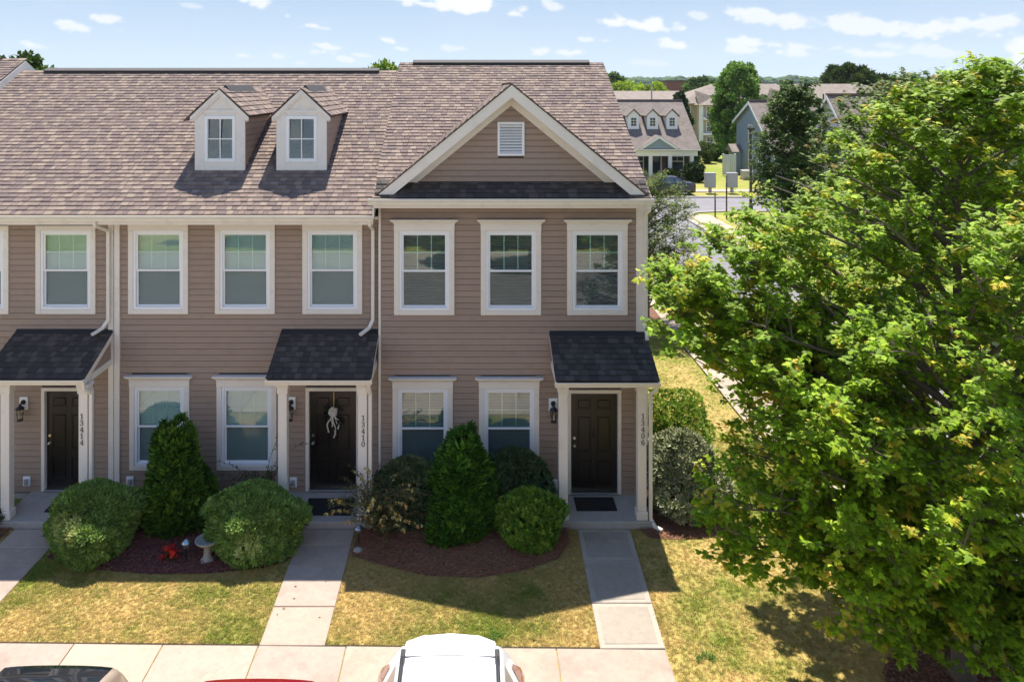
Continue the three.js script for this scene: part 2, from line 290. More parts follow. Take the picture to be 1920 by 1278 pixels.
{
  const jx = [-13, -11.6, -10.3, -8.85, -7.4, -6.05, -4.7, -3.25, -1.92, -0.34, 1.24, 2.88], g = 0.007, q = [];
  for (let i = 0; i + 1 < jx.length; i++) { const a = jx[i] + g, b = jx[i + 1] - g; q.push([[a, zs(a) + 1.55], [b, zs(b) + 1.55], [b, zs(b) + 0.01], [a, zs(a) + 0.01]]); }
  slabPath('sidewalk', q, [CON[0], CON[1], CON[2]]);
  const walk = (xl0, xr0, xl1, xr1, z0, zj, mat) => { const qs = [], at = (a, b, z) => mix(a, b, (z - z0) / (4.15 - z0)); for (let i = 0; i + 1 < zj.length; i++) { const a = zj[i] + g, b = zj[i + 1] - g; qs.push([[at(xl0, xl1, b), b], [at(xr0, xr1, b), b], [at(xr0, xr1, a), a], [at(xl0, xl1, a), a]]); } slabPath('front_path', qs, mat, -0.12, 0.02, mat === OLD ? tint(M.concreteOld, 0.86) : undefined); };
  walk(1.985, 2.985, 1.905, 2.88, 0.98, [1.03, 2.0, 3.14, zs(2.4)], OLD);
  walk(-3.27, -2.26, -3.24, -2.25, 0.98, [1.03, 1.55, 2.15, 3.22, zs(-2.7)], [CON[1], CON[3]]);
  walk(-8.75, -7.74, -8.77, -7.77, 0.98, [1.03, 1.62, 2.2, 3.2, zs(-8.2)], [CON[1], CON[3]]);
}
struct('kerb', B().prismX([[5.74, -0.14], [5.92, -0.14], [5.9, 0.0], [5.88, 0.015], [5.74, 0.015]], -20, 2.88).build('kerb', M.kerb, scene));
struct('parking_lot', flat([[-40, 5.8], [2.84, 5.8], [2.84, 24], [-40, 24]], -0.052).build('parking_lot', M.lot, scene));
struct('parking_lot', flat([[2.84, 11], [34, 11], [34, 24], [2.84, 24]], -0.048).build('parking_lot', M.lot, scene));
for (const x of [-9.0, -6.4, -3.82, -1.45, 1.1]) struct('parking_line', B().box(x - 0.05, x + 0.05, -0.05, -0.044, 6.0, 11.0).build('parking_line', M.white, scene));

// side street: path, kerbs, carriageway, crossing street
const strip = (name, pts, y0, y1, mat) => struct(name, B().prismY(pts.slice().reverse(), y0, y1).build(name, mat, scene));
{
  const g = 0.008, q = [];
  for (let z = 3.6; z > -31; z -= 1.6) q.push([[6.85, z - g], [8.15, z - g], [8.15, z - 1.6 + g], [6.85, z - 1.6 + g]]);
  slabPath('side_path', q, [CON[2], CON[0]], -0.12, 0.015);
  const q2 = [];
  for (let z = -22; z > -33.6; z -= 1.9) q2.push([[14.15, z - g], [15.6, z - g], [15.6, z - 1.9 + g], [14.15, z - 1.9 + g]]);
  slabPath('street_path', q2, [CON[2], CON[0]], -0.12, 0.015);
  const q3 = [];
  for (let x = 16.2; x < 30; x += 1.9) q3.push([[x + g, -31.2], [x + 1.9 - g, -31.2], [x + 1.9 - g, -32.7], [x + g, -32.7]]);
  slabPath('street_path', q3, [CON[0], CON[2]], -0.12, 0.012);
  const q4 = [];
  for (let x = 10; x < 34; x += 1.9) q4.push([[x + g, -46.6], [x + 1.9 - g, -46.6], [x + 1.9 - g, -48.0], [x + g, -48.0]]);
  slabPath('street_path', q4, [CON[0], CON[2]], -0.12, 0.012);
}
struct('road', flat([[9.3, 11], [13.6, 11], [13.6, -33.4], [13.9, -35.0], [14.9, -36.3], [17, -36.9], [60, -36.9], [60, -43.4], [-12, -43.4], [-12, -36.6], [7.2, -36.6], [8.6, -36.0], [9.3, -34.6]], -0.045).build('road', M.asphalt, scene));
{
  const arc = [[13.6, -20], [13.6, -33.4], [13.9, -35.0], [14.9, -36.3], [17, -36.9], [60, -36.9]], kerbOf = (line, dx) => { const b = B(); for (let i = 0; i + 1 < line.length; i++) { const [x0, z0] = line[i], [x1, z1] = line[i + 1], l = Math.hypot(x1 - x0, z1 - z0), nx = -(z1 - z0) / l * dx, nz = (x1 - x0) / l * dx; const A = [x0, 0.05, z0], C = [x1, 0.05, z1], D = [x1 + nx, 0.06, z1 + nz], E = [x0 + nx, 0.06, z0 + nz]; const lo = (p) => [p[0], -0.1, p[2]]; b.quad(A, C, D, E); b.quad(lo(A), lo(C), C, A); b.quad(E, D, lo(D), lo(E)); } return b; };
  struct('kerb', kerbOf(arc, 0.3).build('kerb', M.kerb, scene));
  struct('kerb', kerbOf([[9.3, 11], [9.3, -34.6], [8.6, -36.0], [7.2, -36.6]], -0.22).build('kerb', M.kerb, scene));
  struct('kerb', kerbOf([[6, -43.4], [40, -43.4]], -0.3).build('kerb', M.kerb, scene));
}
struct('verge', flat([[13.9, -20], [13.9, -33.3], [14.2, -34.8], [15.1, -36], [17, -36.6], [30, -36.6], [30, -20]], -0.02).build('verge', M.field, scene));
struct('mulch_bed', flat(Array.from({ length: 20 }, (_, i) => { const a = i / 20 * 6.283; return [6.1 + 1.35 * Math.cos(a) * (1 + 0.1 * Math.sin(3 * a)), -12.4 + 1.6 * Math.sin(a)]; }), 0.004).build('mulch_bed', M.straw, scene));
// front beds
const BED = {
  right: [[-2.2, 0.3], [1.75, 0.3], [1.78, 1.45], [1.5, 1.95], [0.9, 2.25], [0.1, 2.46], [-0.8, 2.42], [-1.6, 2.12], [-2.2, 1.85]],
  middle: [[-7.65, 0.2], [-3.35, 0.2], [-3.32, 2.0], [-3.7, 2.2], [-4.6, 2.36], [-5.6, 2.38], [-6.6, 2.25], [-7.3, 2.05], [-7.65, 1.9]],
  side: [[3.2, -2.2], [4.6, -2.2], [5.2, -0.6], [5.1, 0.7], [4.5, 1.25], [3.9, 1.35], [3.3, 1.3], [3.1, 0.9]],
  left: [[-9.9, 0.3], [-8.85, 0.3], [-8.85, 1.6], [-9.3, 1.9], [-9.9, 2.0]],
  tree: Array.from({ length: 22 }, (_, i) => { const a = i / 22 * 6.283, r = 1.05 + 0.06 * Math.sin(3 * a + 1); return [7.0 + 1.25 * r * Math.cos(a), 5.15 + r * Math.sin(a)]; }),
};
for (const [k, m] of [['right', M.straw], ['middle', M.chips], ['side', M.straw], ['left', M.straw], ['tree', M.straw]]) struct('mulch_bed', flat(BED[k], 0.008).build('mulch_bed', m, scene));
struct('soil_edge', flat([[-13, zs(-13) - 0.045], [-13, zs(-13) + 0.02], [2.88, zs(2.88) + 0.02], [2.88, zs(2.88) - 0.045]], 0.001).build('soil_edge', std(0.07, 0.05, 0.03, 0.95, { map: T.speck }), scene));
const inside = (p, x, z) => { let c = false; for (let i = 0, j = p.length - 1; i < p.length; j = i++) if ((p[i][1] > z) !== (p[j][1] > z) && x < (p[j][0] - p[i][0]) * (z - p[i][1]) / (p[j][1] - p[i][1]) + p[i][0]) c = !c; return c; };

// grass blades on the near lawns
{
  const r = rng(11), q = new THREE.Quaternion(), e = new THREE.Euler(), list = [];
  const b = B();
  for (let k = 0; k < 9; k++) { const a = k / 9 * 6.283 + r(), l = 0.012 + 0.018 * r(), w = 0.003, ox = (r() - 0.5) * 0.07, oz = (r() - 0.5) * 0.07, dx = Math.cos(a), dz = Math.sin(a), out = 0.012 + 0.022 * r(); const p0 = [ox - dz * w, 0, oz + dx * w], p1 = [ox + dz * w, 0, oz - dx * w], m0 = [ox + dx * out * 0.4 - dz * w, l * 0.6, oz + dz * out * 0.4 + dx * w], m1 = [ox + dx * out * 0.4 + dz * w, l * 0.6, oz + dz * out * 0.4 - dx * w], t = [ox + dx * out, l, oz + dz * out]; b.quad(p0, p1, m1, m0); b.tri(m0, m1, t); }
  const tuft = b.geometry();
  const on = (x, z, a0, b0, a1, b1) => { const f = (z - 0.98) / 3.17; return z > 0.95 && x > mix(a0, a1, f) + 0.012 && x < mix(b0, b1, f) - 0.012; };
  const blocked = (x, z) => on(x, z, 1.985, 2.985, 1.905, 2.88) || on(x, z, -3.27, -2.26, -3.24, -2.25) || on(x, z, -8.75, -7.74, -8.77, -7.77) || (x < 2.9 && z > zs(x) - 0.04) || (z < 0.25 && x < 3.6) || Object.values(BED).some((p) => inside(p, x, z));
  const put = (x0, x1, z0, z1, n) => { const N = (x1 - x0) * (z1 - z0) * n; for (let i = 0; i < N; i++) { const x = mix(x0, x1, r()), z = mix(z0, z1, r()); if (blocked(x, z)) continue; const d = lawnMix(x, z), k = clamp01(d + (r() - 0.5) * 0.9), s = 0.8 + 0.6 * r(); e.set((r() - 0.5) * 0.5, r() * 6.283, (r() - 0.5) * 0.5); list.push([V(x, -0.004, z), q.setFromEuler(e).clone(), (0.8 + 0.5 * r()) * (1.15 - 0.35 * d), [0, 1, 2].map((c) => mix(r() < 0.3 ? LUSH[c] : GREEN[c], DRY[c], k) * s)]); } };
  put(-10.2, 3.0, 0.9, 4.2, 1100); put(2.9, 6.8, -3, 4.4, 600); put(2.9, 9, 4.4, 6.2, 600); put(3.4, 6.8, -12, -3, 160);
  const big = [[-9.3, 3.0], [0.3, 3.9], [3.4, 4.3]]; for (const [x, z] of big) for (let i = 0; i < 14; i++) list.push([V(x + (r() - 0.5) * 0.25, 0, z + (r() - 0.5) * 0.2), new THREE.Quaternion().setFromEuler(new THREE.Euler(0, r() * 6, 0)), 1.9, [0.1, 0.19, 0.02]]);
  const g = instances('grass', tuft, M.blade, list, scene); tag(g, 'short sunburnt grass on the front and side lawns', 'grass', null, 'stuff');
}
// straw, wood chips and fallen leaves in the beds
{
  const r = rng(12), e = new THREE.Euler(), one = (poly, n, col, list, sz) => { const xs = poly.map((p) => p[0]), zz = poly.map((p) => p[1]), x0 = Math.min(...xs), x1 = Math.max(...xs), z0 = Math.min(...zz), z1 = Math.max(...zz); for (let i = 0; i < n; i++) { const x = mix(x0, x1, r()), z = mix(z0, z1, r()); if (!inside(poly, x, z)) continue; e.set((r() - 0.5) * 0.7, r() * 6.283, (r() - 0.5) * 0.7); const s = 0.45 + 0.9 * r(); list.push([V(x, 0.012 + 0.03 * r(), z), new THREE.Quaternion().setFromEuler(e), V(sz * (0.5 + r()), 1, 1), col.map((c) => c * s)]); } };
  const needle = B().box(-0.06, 0.06, -0.0018, 0.0018, -0.0022, 0.0022).geometry(), chip = B().prismY([[-0.03, -0.007], [0.02, -0.009], [0.032, 0.004], [-0.02, 0.009]], -0.003, 0.003).geometry();
  const a = []; one(BED.right, 15000, [0.34, 0.155, 0.088], a, 1.1); one(BED.side, 5000, [0.3, 0.14, 0.075], a, 1.1); one(BED.left, 2500, [0.25, 0.115, 0.06], a, 1.1);
  tag(instances('pine_straw', needle, std(1, 1, 1, 0.85), a, scene), 'reddish pine straw spread over the shrub beds', 'pine straw', null, 'stuff');
  const c = []; one(BED.middle, 9000, [0.2, 0.07, 0.055], c, 1); one(BED.tree, 5000, [0.24, 0.11, 0.07], c, 1.1);
  tag(instances('wood_chips', chip, std(1, 1, 1, 0.9), c, scene), 'dark red wood chips under the shrubs and the maple', 'wood chips', null, 'stuff');
  const l = [], lf = B().quad([-0.02, 0, 0], [0, 0.004, -0.014], [0.024, 0, 0], [0, 0.006, 0.014]).geometry();
  one([[-1.4, 1.7], [1.5, 1.5], [1.1, 2.1], [0.1, 2.4], [-1.1, 2.25]], 150, [0.62, 0.52, 0.3], l, 1); one(BED.middle, 40, [0.45, 0.36, 0.22], l, 1); one([[-6, 2.4], [2, 2.4], [2, 4], [-6, 4]], 60, [0.3, 0.22, 0.1], l, 1);
  tag(instances('fallen_leaves', lf, M.blade, l, scene), 'small pale fallen leaves scattered over the beds', 'leaves', null, 'stuff');
}
// ------------------------------------------------------------ townhouses
const PX = (x, y, z) => { const d = EYE[2] - z; return [x / d, (y - EYE[1]) / d]; };
// shingles: collected per house, the largest in view become meshes of their own, the rest one joined part
const TONES = [[0.296, 0.223, 0.182], [0.243, 0.181, 0.157], [0.206, 0.152, 0.138], [0.258, 0.191, 0.162], [0.221, 0.165, 0.147], [0.327, 0.251, 0.202], [0.185, 0.139, 0.13]];
const SHADED_TONES = [[0.09, 0.074, 0.068], [0.06, 0.05, 0.048], [0.125, 0.103, 0.092], [0.072, 0.06, 0.056]];  // same shingle with shade painted in, for porch roofs and eave strip
const toneMat = (list) => list.map(([r, g, b]) => std(r, g, b, 0.92, { map: T.speck }));
const TONE_M = toneMat(TONES), SHADED_M = toneMat(SHADED_TONES), MIXED = std(1, 1, 1, 0.92, { map: T.speck, vertexColors: true });
const EXPO = 0.143, SH_T = 0.021;
const SHG = [0, 1].map((k) => { const t = SH_T * (1 + 0.3 * k); return B().prismX([[0, 0], [0, t], [-0.172, 0.003], [-0.172, 0]].map(([z, y]) => [z, y]), -0.5, 0.5).geometry([0, 0, 0], 1); });
// a slope: eave-left corner o, unit vectors u (along the eave) and v (up the slope), span(v) -> [u0, u1] intervals
function shingleSlope(list, host, o, u, v, length, spans, r, dark) {
  const n = V(...u).cross(V(...v)).multiplyScalar(1).normalize(); if (n.y < 0) n.negate();
  const U = V(...u), W = V(...v), rot = new THREE.Matrix4().makeBasis(U.clone(), n, U.clone().cross(n)); const q = new THREE.Quaternion().setFromRotationMatrix(rot);
  for (let k = 0, s = 0; s < length - 0.02; k++, s = k * EXPO) {
    for (const [a, b] of [].concat(spans(s + EXPO / 2)).length ? (Array.isArray(spans(s + EXPO / 2)[0]) ? spans(s + EXPO / 2) : [spans(s + EXPO / 2)]) : []) {
      if (b - a < 0.02) continue;
      let x = a - (k % 3) * 0.11 * r(), row = r(), last = Math.floor(r() * 3);
      while (x < b) {
        let w = 0.09 + 0.12 * r(), x0 = Math.max(a, x), x1 = Math.min(b, x + w); x += w;
        if (x1 - x0 < 0.015) continue; if (b - x1 < 0.04) { x1 = b; x = b; }
        const thick = r() < 0.5 ? 1 : 0, nt = (dark ? SHADED_TONES : TONES).length, tone = (last = (last + 1 + Math.floor(r() * (nt - 1))) % nt), c = (x0 + x1) / 2;
        const pos = V(...o).addScaledVector(U, c).addScaledVector(W, s - 0.004).addScaledVector(n, 0.002 + 0.002 * row);
        list.push({ host, pos, q, sx: x1 - x0 - 0.006, thick, tone, dark: !!dark });
      }
    }
  }
}
function layShingles(list, house, most = 300) {
  for (const s of list) { const [px, py] = PX(s.pos.x, s.pos.y, s.pos.z), d = EYE[2] - s.pos.z, inF = px > -0.63 && px < 0.72; const nrm = V(0, 1, 0).applyQuaternion(s.q), eye = V(...EYE).sub(s.pos).normalize(); s.area = inF ? s.sx * EXPO * Math.max(0, nrm.dot(eye)) / (d * d) : -1; if (s.hidden) s.area = -1; }
  const order = [...list].sort((a, b) => b.area - a.area), mb = B(), hostPos = (h) => { const p = V(0, 0, 0); for (let q = h; q; q = q.parent) p.add(q.position); return p; };
  order.forEach((s, i) => {
    const k = V(s.sx, 1, 1);
    if (i < most && s.area > 0) {
      const m = new THREE.Mesh(SHG[s.thick], (s.dark ? SHADED_M : TONE_M)[s.tone]); m.name = 'shingle'; m.position.copy(s.pos).sub(hostPos(s.host)); m.quaternion.copy(s.q); m.scale.copy(k); m.castShadow = m.receiveShadow = true; s.host.add(m);
    } else { mb.color = (s.dark ? SHADED_TONES : TONES)[s.tone]; mb.geo(SHG[s.thick], new THREE.Matrix4().compose(s.pos, s.q, k)); }
  });
  if (mb.p.length) { const m = mb.build('shingles', MIXED, house); m.userData.kind = 'stuff'; }
}
// lap siding board by board, cut round the openings [x0, x1, y0, y1]
const LAP = 0.1225, SIDE = [M.siding, tint(M.siding, 0.965), tint(M.siding, 1.03), tint(M.siding, 0.985, 1.02)];
function sidingWall(host, x0, x1, y0, y1, z, openings, r, mat = M.siding, clip) {
  const steps = [...new Set([y0, y1, ...openings.flatMap((o) => [o[2], o[3]])])];
  for (let y = y0; y < y1 - 0.01; y += LAP) {
    const yt = Math.min(y + LAP, y1), lo = y + 0.011, shift = [r() * 5, r() * 5];
    let runs = [[x0, x1]]; if (clip) { const c = clip((y + yt) / 2); runs = c[1] - c[0] > 0.02 ? [c] : []; }
    for (const [a, c, d, e] of openings) if (d < yt - 0.02 && e > y + 0.02) runs = runs.flatMap(([p, q]) => (c <= p || a >= q ? [[p, q]] : [[p, a], [c, q]].filter(([s, t]) => t - s > 0.01)));
    for (const [p, q] of runs) B().prismX([[z - 0.004, lo], [z + 0.019, lo], [z + 0.02, lo + 0.004], [z + 0.004, yt], [z - 0.004, yt]].reverse(), p, q).build('siding_board', mat === M.siding ? SIDE[Math.floor(r() * 4)] : mat, host, { shift });
  }
}
// wall sheet behind the siding with holes for the openings
function sheathing(host, x0, x1, y0, y1, z0, z1, holes) {
  const b = B(), ys = [...new Set([y0, y1, ...holes.flatMap((h) => [h[2], h[3]])])].filter((y) => y >= y0 && y <= y1).sort((a, c) => a - c);
  for (let i = 0; i + 1 < ys.length; i++) {
    const my = (ys[i] + ys[i + 1]) / 2; let runs = [[x0, x1]];
    for (const [a, c, d, e] of holes) if (my > d && my < e) runs = runs.flatMap(([p, q]) => (c <= p || a >= q ? [[p, q]] : [[p, a], [c, q]].filter(([s, t]) => t > s)));
    for (const [p, q] of runs) b.box(p, q, ys[i], ys[i + 1], z0, z1);
  }
  return b.build('wall', M.sheathing, host);
}
// double-hung window at x = 0, bottom of its white frame at y = 0, wall face at z = 0
const WW = 1.02, WH = 1.61;
function makeWindow(style, blind) {
  const w = new THREE.Group(); w.name = 'window'; const h2 = WW / 2, c = 0.105;
  const cas = B();
  cas.cbox(-h2 - c, -h2, -0.1, WH, -0.01, 0.042); cas.cbox(h2, h2 + c, -0.1, WH, -0.01, 0.042); cas.cbox(-h2, h2, -0.1, -0.002, -0.01, 0.0415);
  cas.build('casing', M.trim, w);
  if (style === 'crown') {
    B().cbox(-h2 - c - 0.004, h2 + c + 0.004, WH + 0.002, WH + 0.135, -0.01, 0.05).build('header', M.trim, w);
    const b = B(), e = h2 + c + 0.004, prof = [[0, 0], [0.012, 0.03], [0.045, 0.06], [0.07, 0.075], [0.07, 0.095]]; // flares out to the front and sides
    for (let i = 0; i + 1 < prof.length; i++) { const [o0, y0] = prof[i], [o1, y1] = prof[i + 1], f = (o, y) => [[-e - o, WH + 0.135 + y, -0.01], [-e - o, WH + 0.135 + y, 0.05 + o], [e + o, WH + 0.135 + y, 0.05 + o], [e + o, WH + 0.135 + y, -0.01]], p = f(o0, y0), q = f(o1, y1); for (let j = 0; j < 3; j++) b.quad(p[j], p[j + 1], q[j + 1], q[j]); if (i + 2 === prof.length) b.quad(q[0], q[1], q[2], q[3]); }
    b.build('crown', M.trim, w);
    B().box(-e - 0.075, e + 0.075, WH + 0.231, WH + 0.24, -0.012, 0.126).build('crown_flashing', M.trimGrey, w);
  } else if (style === 'eave') {
    const e = h2 + c, t = WH + 0.36; B().prismZ([[-e, WH + 0.002], [e, WH + 0.002], [e, WH + 0.25], [e + 0.1, t], [-e - 0.1, t], [-e, WH + 0.25]], -0.01, 0.046).build('header', M.trim, w);
  } else B().cbox(-h2 - c, h2 + c, WH + 0.001, WH + 0.105, -0.01, 0.043).build('header', M.trim, w);
  const f = 0.05, s = 0.038, fr = B();
  fr.cbox(-h2, -h2 + f, 0, WH, -0.06, 0.03, 0.004); fr.cbox(h2 - f, h2, 0, WH, -0.06, 0.03, 0.004); fr.cbox(-h2 + f, h2 - f, WH - f, WH, -0.06, 0.03, 0.004); fr.cbox(-h2 + f, h2 - f, 0, f, -0.06, 0.036, 0.004);
  fr.build('frame', M.vinyl, w);
  const mid = WH * 0.5 - 0.01, sash = (y0, y1, z) => { const b = B(), a = -h2 + f, d = h2 - f; b.cbox(a, a + s, y0, y1, z - 0.03, z, 0.003); b.cbox(d - s, d, y0, y1, z - 0.03, z, 0.003); b.cbox(a + s, d - s, y0, y0 + s, z - 0.03, z, 0.003); b.cbox(a + s, d - s, y1 - s, y1, z - 0.03, z, 0.003); return b.build('sash', M.vinyl, w); };
  sash(mid - 0.02, WH - f, 0.012); sash(f, mid + 0.02, -0.02);
  const gx = h2 - f - s + 0.004, pane = (y0, y1, z) => B().box(-gx, gx, y0, y1, z - 0.002, z + 0.002).build('pane', M.glass, w);
  pane(mid - 0.02 + s - 0.004, WH - f - s + 0.004, -0.002); pane(f + s - 0.004, mid + 0.02 - s + 0.004, -0.034);
  const uy0 = mid - 0.02 + s, uy1 = WH - f - s, bar = 0.018;
  for (const x of [-gx / 3, gx / 3]) B().box(x - bar / 2, x + bar / 2, uy0, uy1, -0.012, -0.006).build('muntin', M.grid, w);
  B().box(-gx, gx, (uy0 + uy1) / 2 - bar / 2, (uy0 + uy1) / 2 + bar / 2, -0.0125, -0.0065).build('muntin', M.grid, w);
  B().box(-gx, gx, f + s - 0.002, mid + 0.02 - s + 0.002, -0.0215, -0.0205).build('insect_screen', M.screen, w);
  const bl = B(), sp = blind === 'closed' ? 0.05 : 0.058, tilt = blind === 'dark' ? 0.2 : blind === 'open' ? 0.6 : 0.92, hw = 0.026;
  for (let y = 0.09; y < WH - 0.1; y += sp) { const dy = Math.sin(tilt) * hw, dz = Math.cos(tilt) * hw; bl.prismX([[-0.085 - dz, y + dy], [-0.085 + dz, y - dy], [-0.083 + dz, y - dy + 0.002], [-0.083 - dz, y + dy + 0.002]], -gx - 0.01, gx + 0.01); }
  bl.cbox(-gx - 0.01, gx + 0.01, WH - 0.12, WH - 0.07, -0.115, -0.07, 0.004);
  bl.build('blind', blind === 'closed' ? M.blindLight : M.blindDark, w);
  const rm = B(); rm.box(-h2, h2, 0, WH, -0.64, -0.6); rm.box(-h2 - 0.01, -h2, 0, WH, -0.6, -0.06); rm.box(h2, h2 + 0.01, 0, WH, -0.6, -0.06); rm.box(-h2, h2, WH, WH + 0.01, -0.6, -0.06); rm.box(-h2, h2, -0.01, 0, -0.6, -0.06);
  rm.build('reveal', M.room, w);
  return w;
}
const WIN = { crownDark: makeWindow('crown', 'dark'), crownOpen: makeWindow('crown', 'open'), crownLight: makeWindow('crown', 'closed'), eaveLight: makeWindow('eave', 'closed'), plainLight: makeWindow('plain', 'closed') };
const local = (host) => { const p = V(0, 0, 0); for (let q = host; q; q = q.parent) p.add(q.position); return p; };
function putWindow(host, kind, x, y, z) { const w = WIN[kind].clone(); w.position.set(x, y, z).sub(local(host)); host.add(w); return w; }
const holeOf = (x, y) => [x - WW / 2, x + WW / 2, y, y + WH];
const sideOf = (x, y, head = 0.12) => [x - WW / 2 - 0.06, x + WW / 2 + 0.06, y - 0.06, y + WH + head];

// entrance: six-panel door in a cream frame
function makeDoor(host, x0, x1, y0, y1, z, knobLeft = true) {
  const cx = (x0 + x1) / 2, d = part('door', host, [cx - local(host).x, y0 - local(host).y, z - local(host).z]);
  const w = x1 - x0, h = y1 - y0, b = B();
  const cols = [[0.13, 0.445], [0.555, 0.87]], rows = [[0.085, 0.315], [0.4, 0.76], [0.83, 0.935]];
  const zf = z - 0.05; b.box(x0, x1, y0, y1, z - 0.09, zf - 0.012);
  const xs = [0, ...cols.flat(), 1].map((t) => x0 + t * w), ysr = [0, ...rows.flat(), 1].map((t) => y0 + t * h);
  for (let i = 0; i < xs.length - 1; i += 2) b.cbox(xs[i], xs[i + 1], y0, y1, zf - 0.02, zf, 0.004);
  for (const [a, c] of cols) for (let j = 0; j < ysr.length - 1; j += 2) b.box(x0 + a * w, x0 + c * w, ysr[j], ysr[j + 1], zf - 0.02, zf - 0.0005);
  b.build('slab', M.door, d);
  for (const [a, c] of cols) for (const [e, f] of rows) { const X0 = x0 + a * w + 0.028, X1 = x0 + c * w - 0.028, Y0 = y0 + e * h + 0.028, Y1 = y0 + f * h - 0.028; B().cbox(X0, X1, Y0, Y1, zf - 0.02, zf - 0.002, 0.014).build('panel', M.door, d); }
  const kx = knobLeft ? x0 + 0.07 : x1 - 0.07;
  const mz = (px, py, pz) => new THREE.Matrix4().makeRotationX(Math.PI / 2).setPosition(px, py, pz);
  B().geo(new THREE.CylinderGeometry(0.03, 0.03, 0.012, 14), mz(kx, y0 + 0.93, zf + 0.006)).geo(new THREE.SphereGeometry(0.03, 14, 10), new THREE.Matrix4().makeTranslation(kx, y0 + 0.93, zf + 0.05)).geo(new THREE.CylinderGeometry(0.012, 0.012, 0.05, 10), mz(kx, y0 + 0.93, zf + 0.025)).build('handle', M.nickel, d);
  B().geo(new THREE.CylinderGeometry(0.028, 0.028, 0.025, 14), mz(kx, y0 + 1.08, zf + 0.012)).build('deadbolt', M.nickel, d);
  B().cbox(x0 - 0.02, x1 + 0.02, y0 - 0.035, y0 - 0.002, z - 0.09, z + 0.06, 0.004).build('threshold', M.nickel, d);
  const c = 0.075, fr = B(); fr.cbox(x0 - c, x0 - 0.004, y0 - 0.04, y1 + 0.004, z - 0.09, z + 0.04); fr.cbox(x1 + 0.004, x1 + c, y0 - 0.04, y1 + 0.004, z - 0.09, z + 0.04); fr.cbox(x0 - c, x1 + c, y1 + 0.005, y1 + c, z - 0.09, z + 0.041);
  fr.build('frame', M.trim, d);
  return d;
}
function wallLamp(host, x, y, z) {
  const l = part('wall_lamp', host, V(x, y, z).sub(local(host)).toArray());
  B().cbox(x - 0.09, x + 0.09, y - 0.13, y + 0.13, z, z + 0.03, 0.01).build('mount', M.vinyl, l);
  const b = B(); b.geo(new THREE.CylinderGeometry(0.05, 0.05, 0.02, 14), new THREE.Matrix4().makeRotationX(Math.PI / 2).setPosition(x, y + 0.03, z + 0.04)); b.tube([[x, y + 0.03, z + 0.04], [x, y + 0.05, z + 0.1], [x, y + 0.02, z + 0.15]], 0.012, 8);
  b.lathe([[0.001, 0.06], [0.02, 0.05], [0.03, 0.02], [0.085, -0.03], [0.085, -0.045], [0.001, -0.045]], [x, y - 0.02, z + 0.15], 12);
  const y0 = y - 0.29, y1 = y - 0.06; for (let k = 0; k < 6; k++) { const a = k / 6 * 6.283; b.tube([[x + 0.052 * Math.cos(a), y0, z + 0.15 + 0.052 * Math.sin(a)], [x + 0.07 * Math.cos(a), y1, z + 0.15 + 0.07 * Math.sin(a)]], 0.006, 5); }
  b.lathe([[0.001, 0], [0.06, 0], [0.062, 0.014], [0.001, 0.02]], [x, y0 - 0.01, z + 0.15], 12); b.geo(new THREE.TorusGeometry(0.066, 0.005, 6, 16), new THREE.Matrix4().makeRotationX(Math.PI / 2).setPosition(x, y0 + 0.12, z + 0.15));
  b.build('lantern', M.iron, l);
  B().lathe([[0.045, 0], [0.06, 0.2]], [x, y0 + 0.01, z + 0.15], 12).build('lamp_glass', M.lampGlass, l); B().lathe([[0.001, 0], [0.018, 0.01], [0.02, 0.08], [0.001, 0.1]], [x, y0 + 0.03, z + 0.15], 8).build('bulb', M.white, l);
}
function outlet(host, x, y, z) { const o = part('outlet', host, V(x, y, z).sub(local(host)).toArray()); B().cbox(x - 0.075, x + 0.075, y - 0.1, y + 0.1, z, z + 0.028, 0.008).build('plate', M.vinyl, o); B().cbox(x - 0.04, x + 0.04, y - 0.065, y + 0.055, z + 0.028, z + 0.07, 0.012).build('cover', M.grey, o); }
function downspout(host, pts, name = 'downspout', mat = M.gutter) {
  const b = B(), sq = 0.034; const P = pts.map((p) => V(...p));
  for (let i = 0; i + 1 < P.length; i++) { const t = P[i + 1].clone().sub(P[i]), l = t.length(), m = new THREE.Matrix4(), y = t.clone().normalize(), x = Math.abs(y.y) > 0.6 ? V(1, 0, 0) : V(0, 1, 0).cross(y).normalize(), z = x.clone().cross(y).normalize(); x.copy(y).cross(z); m.makeBasis(x, y, z).setPosition(P[i].clone().lerp(P[i + 1], 0.5)); b.geo(B().cbox(-sq, sq, -l / 2 - 0.018, l / 2 + 0.018, -sq * 0.8, sq * 0.8, 0.009).geometry(), m); }
  return b.build(name, mat, host);
}
const FONT = await new FontLoader().loadAsync('fonts/droid/droid_serif_regular.typeface.json');
function houseNumber(host, text, x, yTop, z) { [...text].forEach((ch, i) => { const g = new TextGeometry(ch, { font: FONT, size: 0.098, depth: 0.008, curveSegments: 4 }); g.computeBoundingBox(); const w = (g.boundingBox.max.x + g.boundingBox.min.x) / 2; B().geo(g, new THREE.Matrix4().makeTranslation(x - w, yTop - 0.1 - i * 0.126, z)).build('house_number', M.black, host); }); }
function gutterRun(host, x0, x1, y1, z0, depth = 0.11, h = 0.12) { // K-style trough
  return B().prismX([[z0, y1 - h], [z0 + depth * 0.62, y1 - h], [z0 + depth * 0.7, y1 - h * 0.62], [z0 + depth, y1 - h * 0.3], [z0 + depth, y1], [z0 + depth - 0.012, y1], [z0 + depth - 0.014, y1 - h * 0.28], [z0 + depth * 0.64, y1 - h * 0.88], [z0 + 0.008, y1 - h * 0.88], [z0 + 0.008, y1 - 0.004], [z0, y1 - 0.004]], x0, x1).build('gutter', M.gutter, host);
}
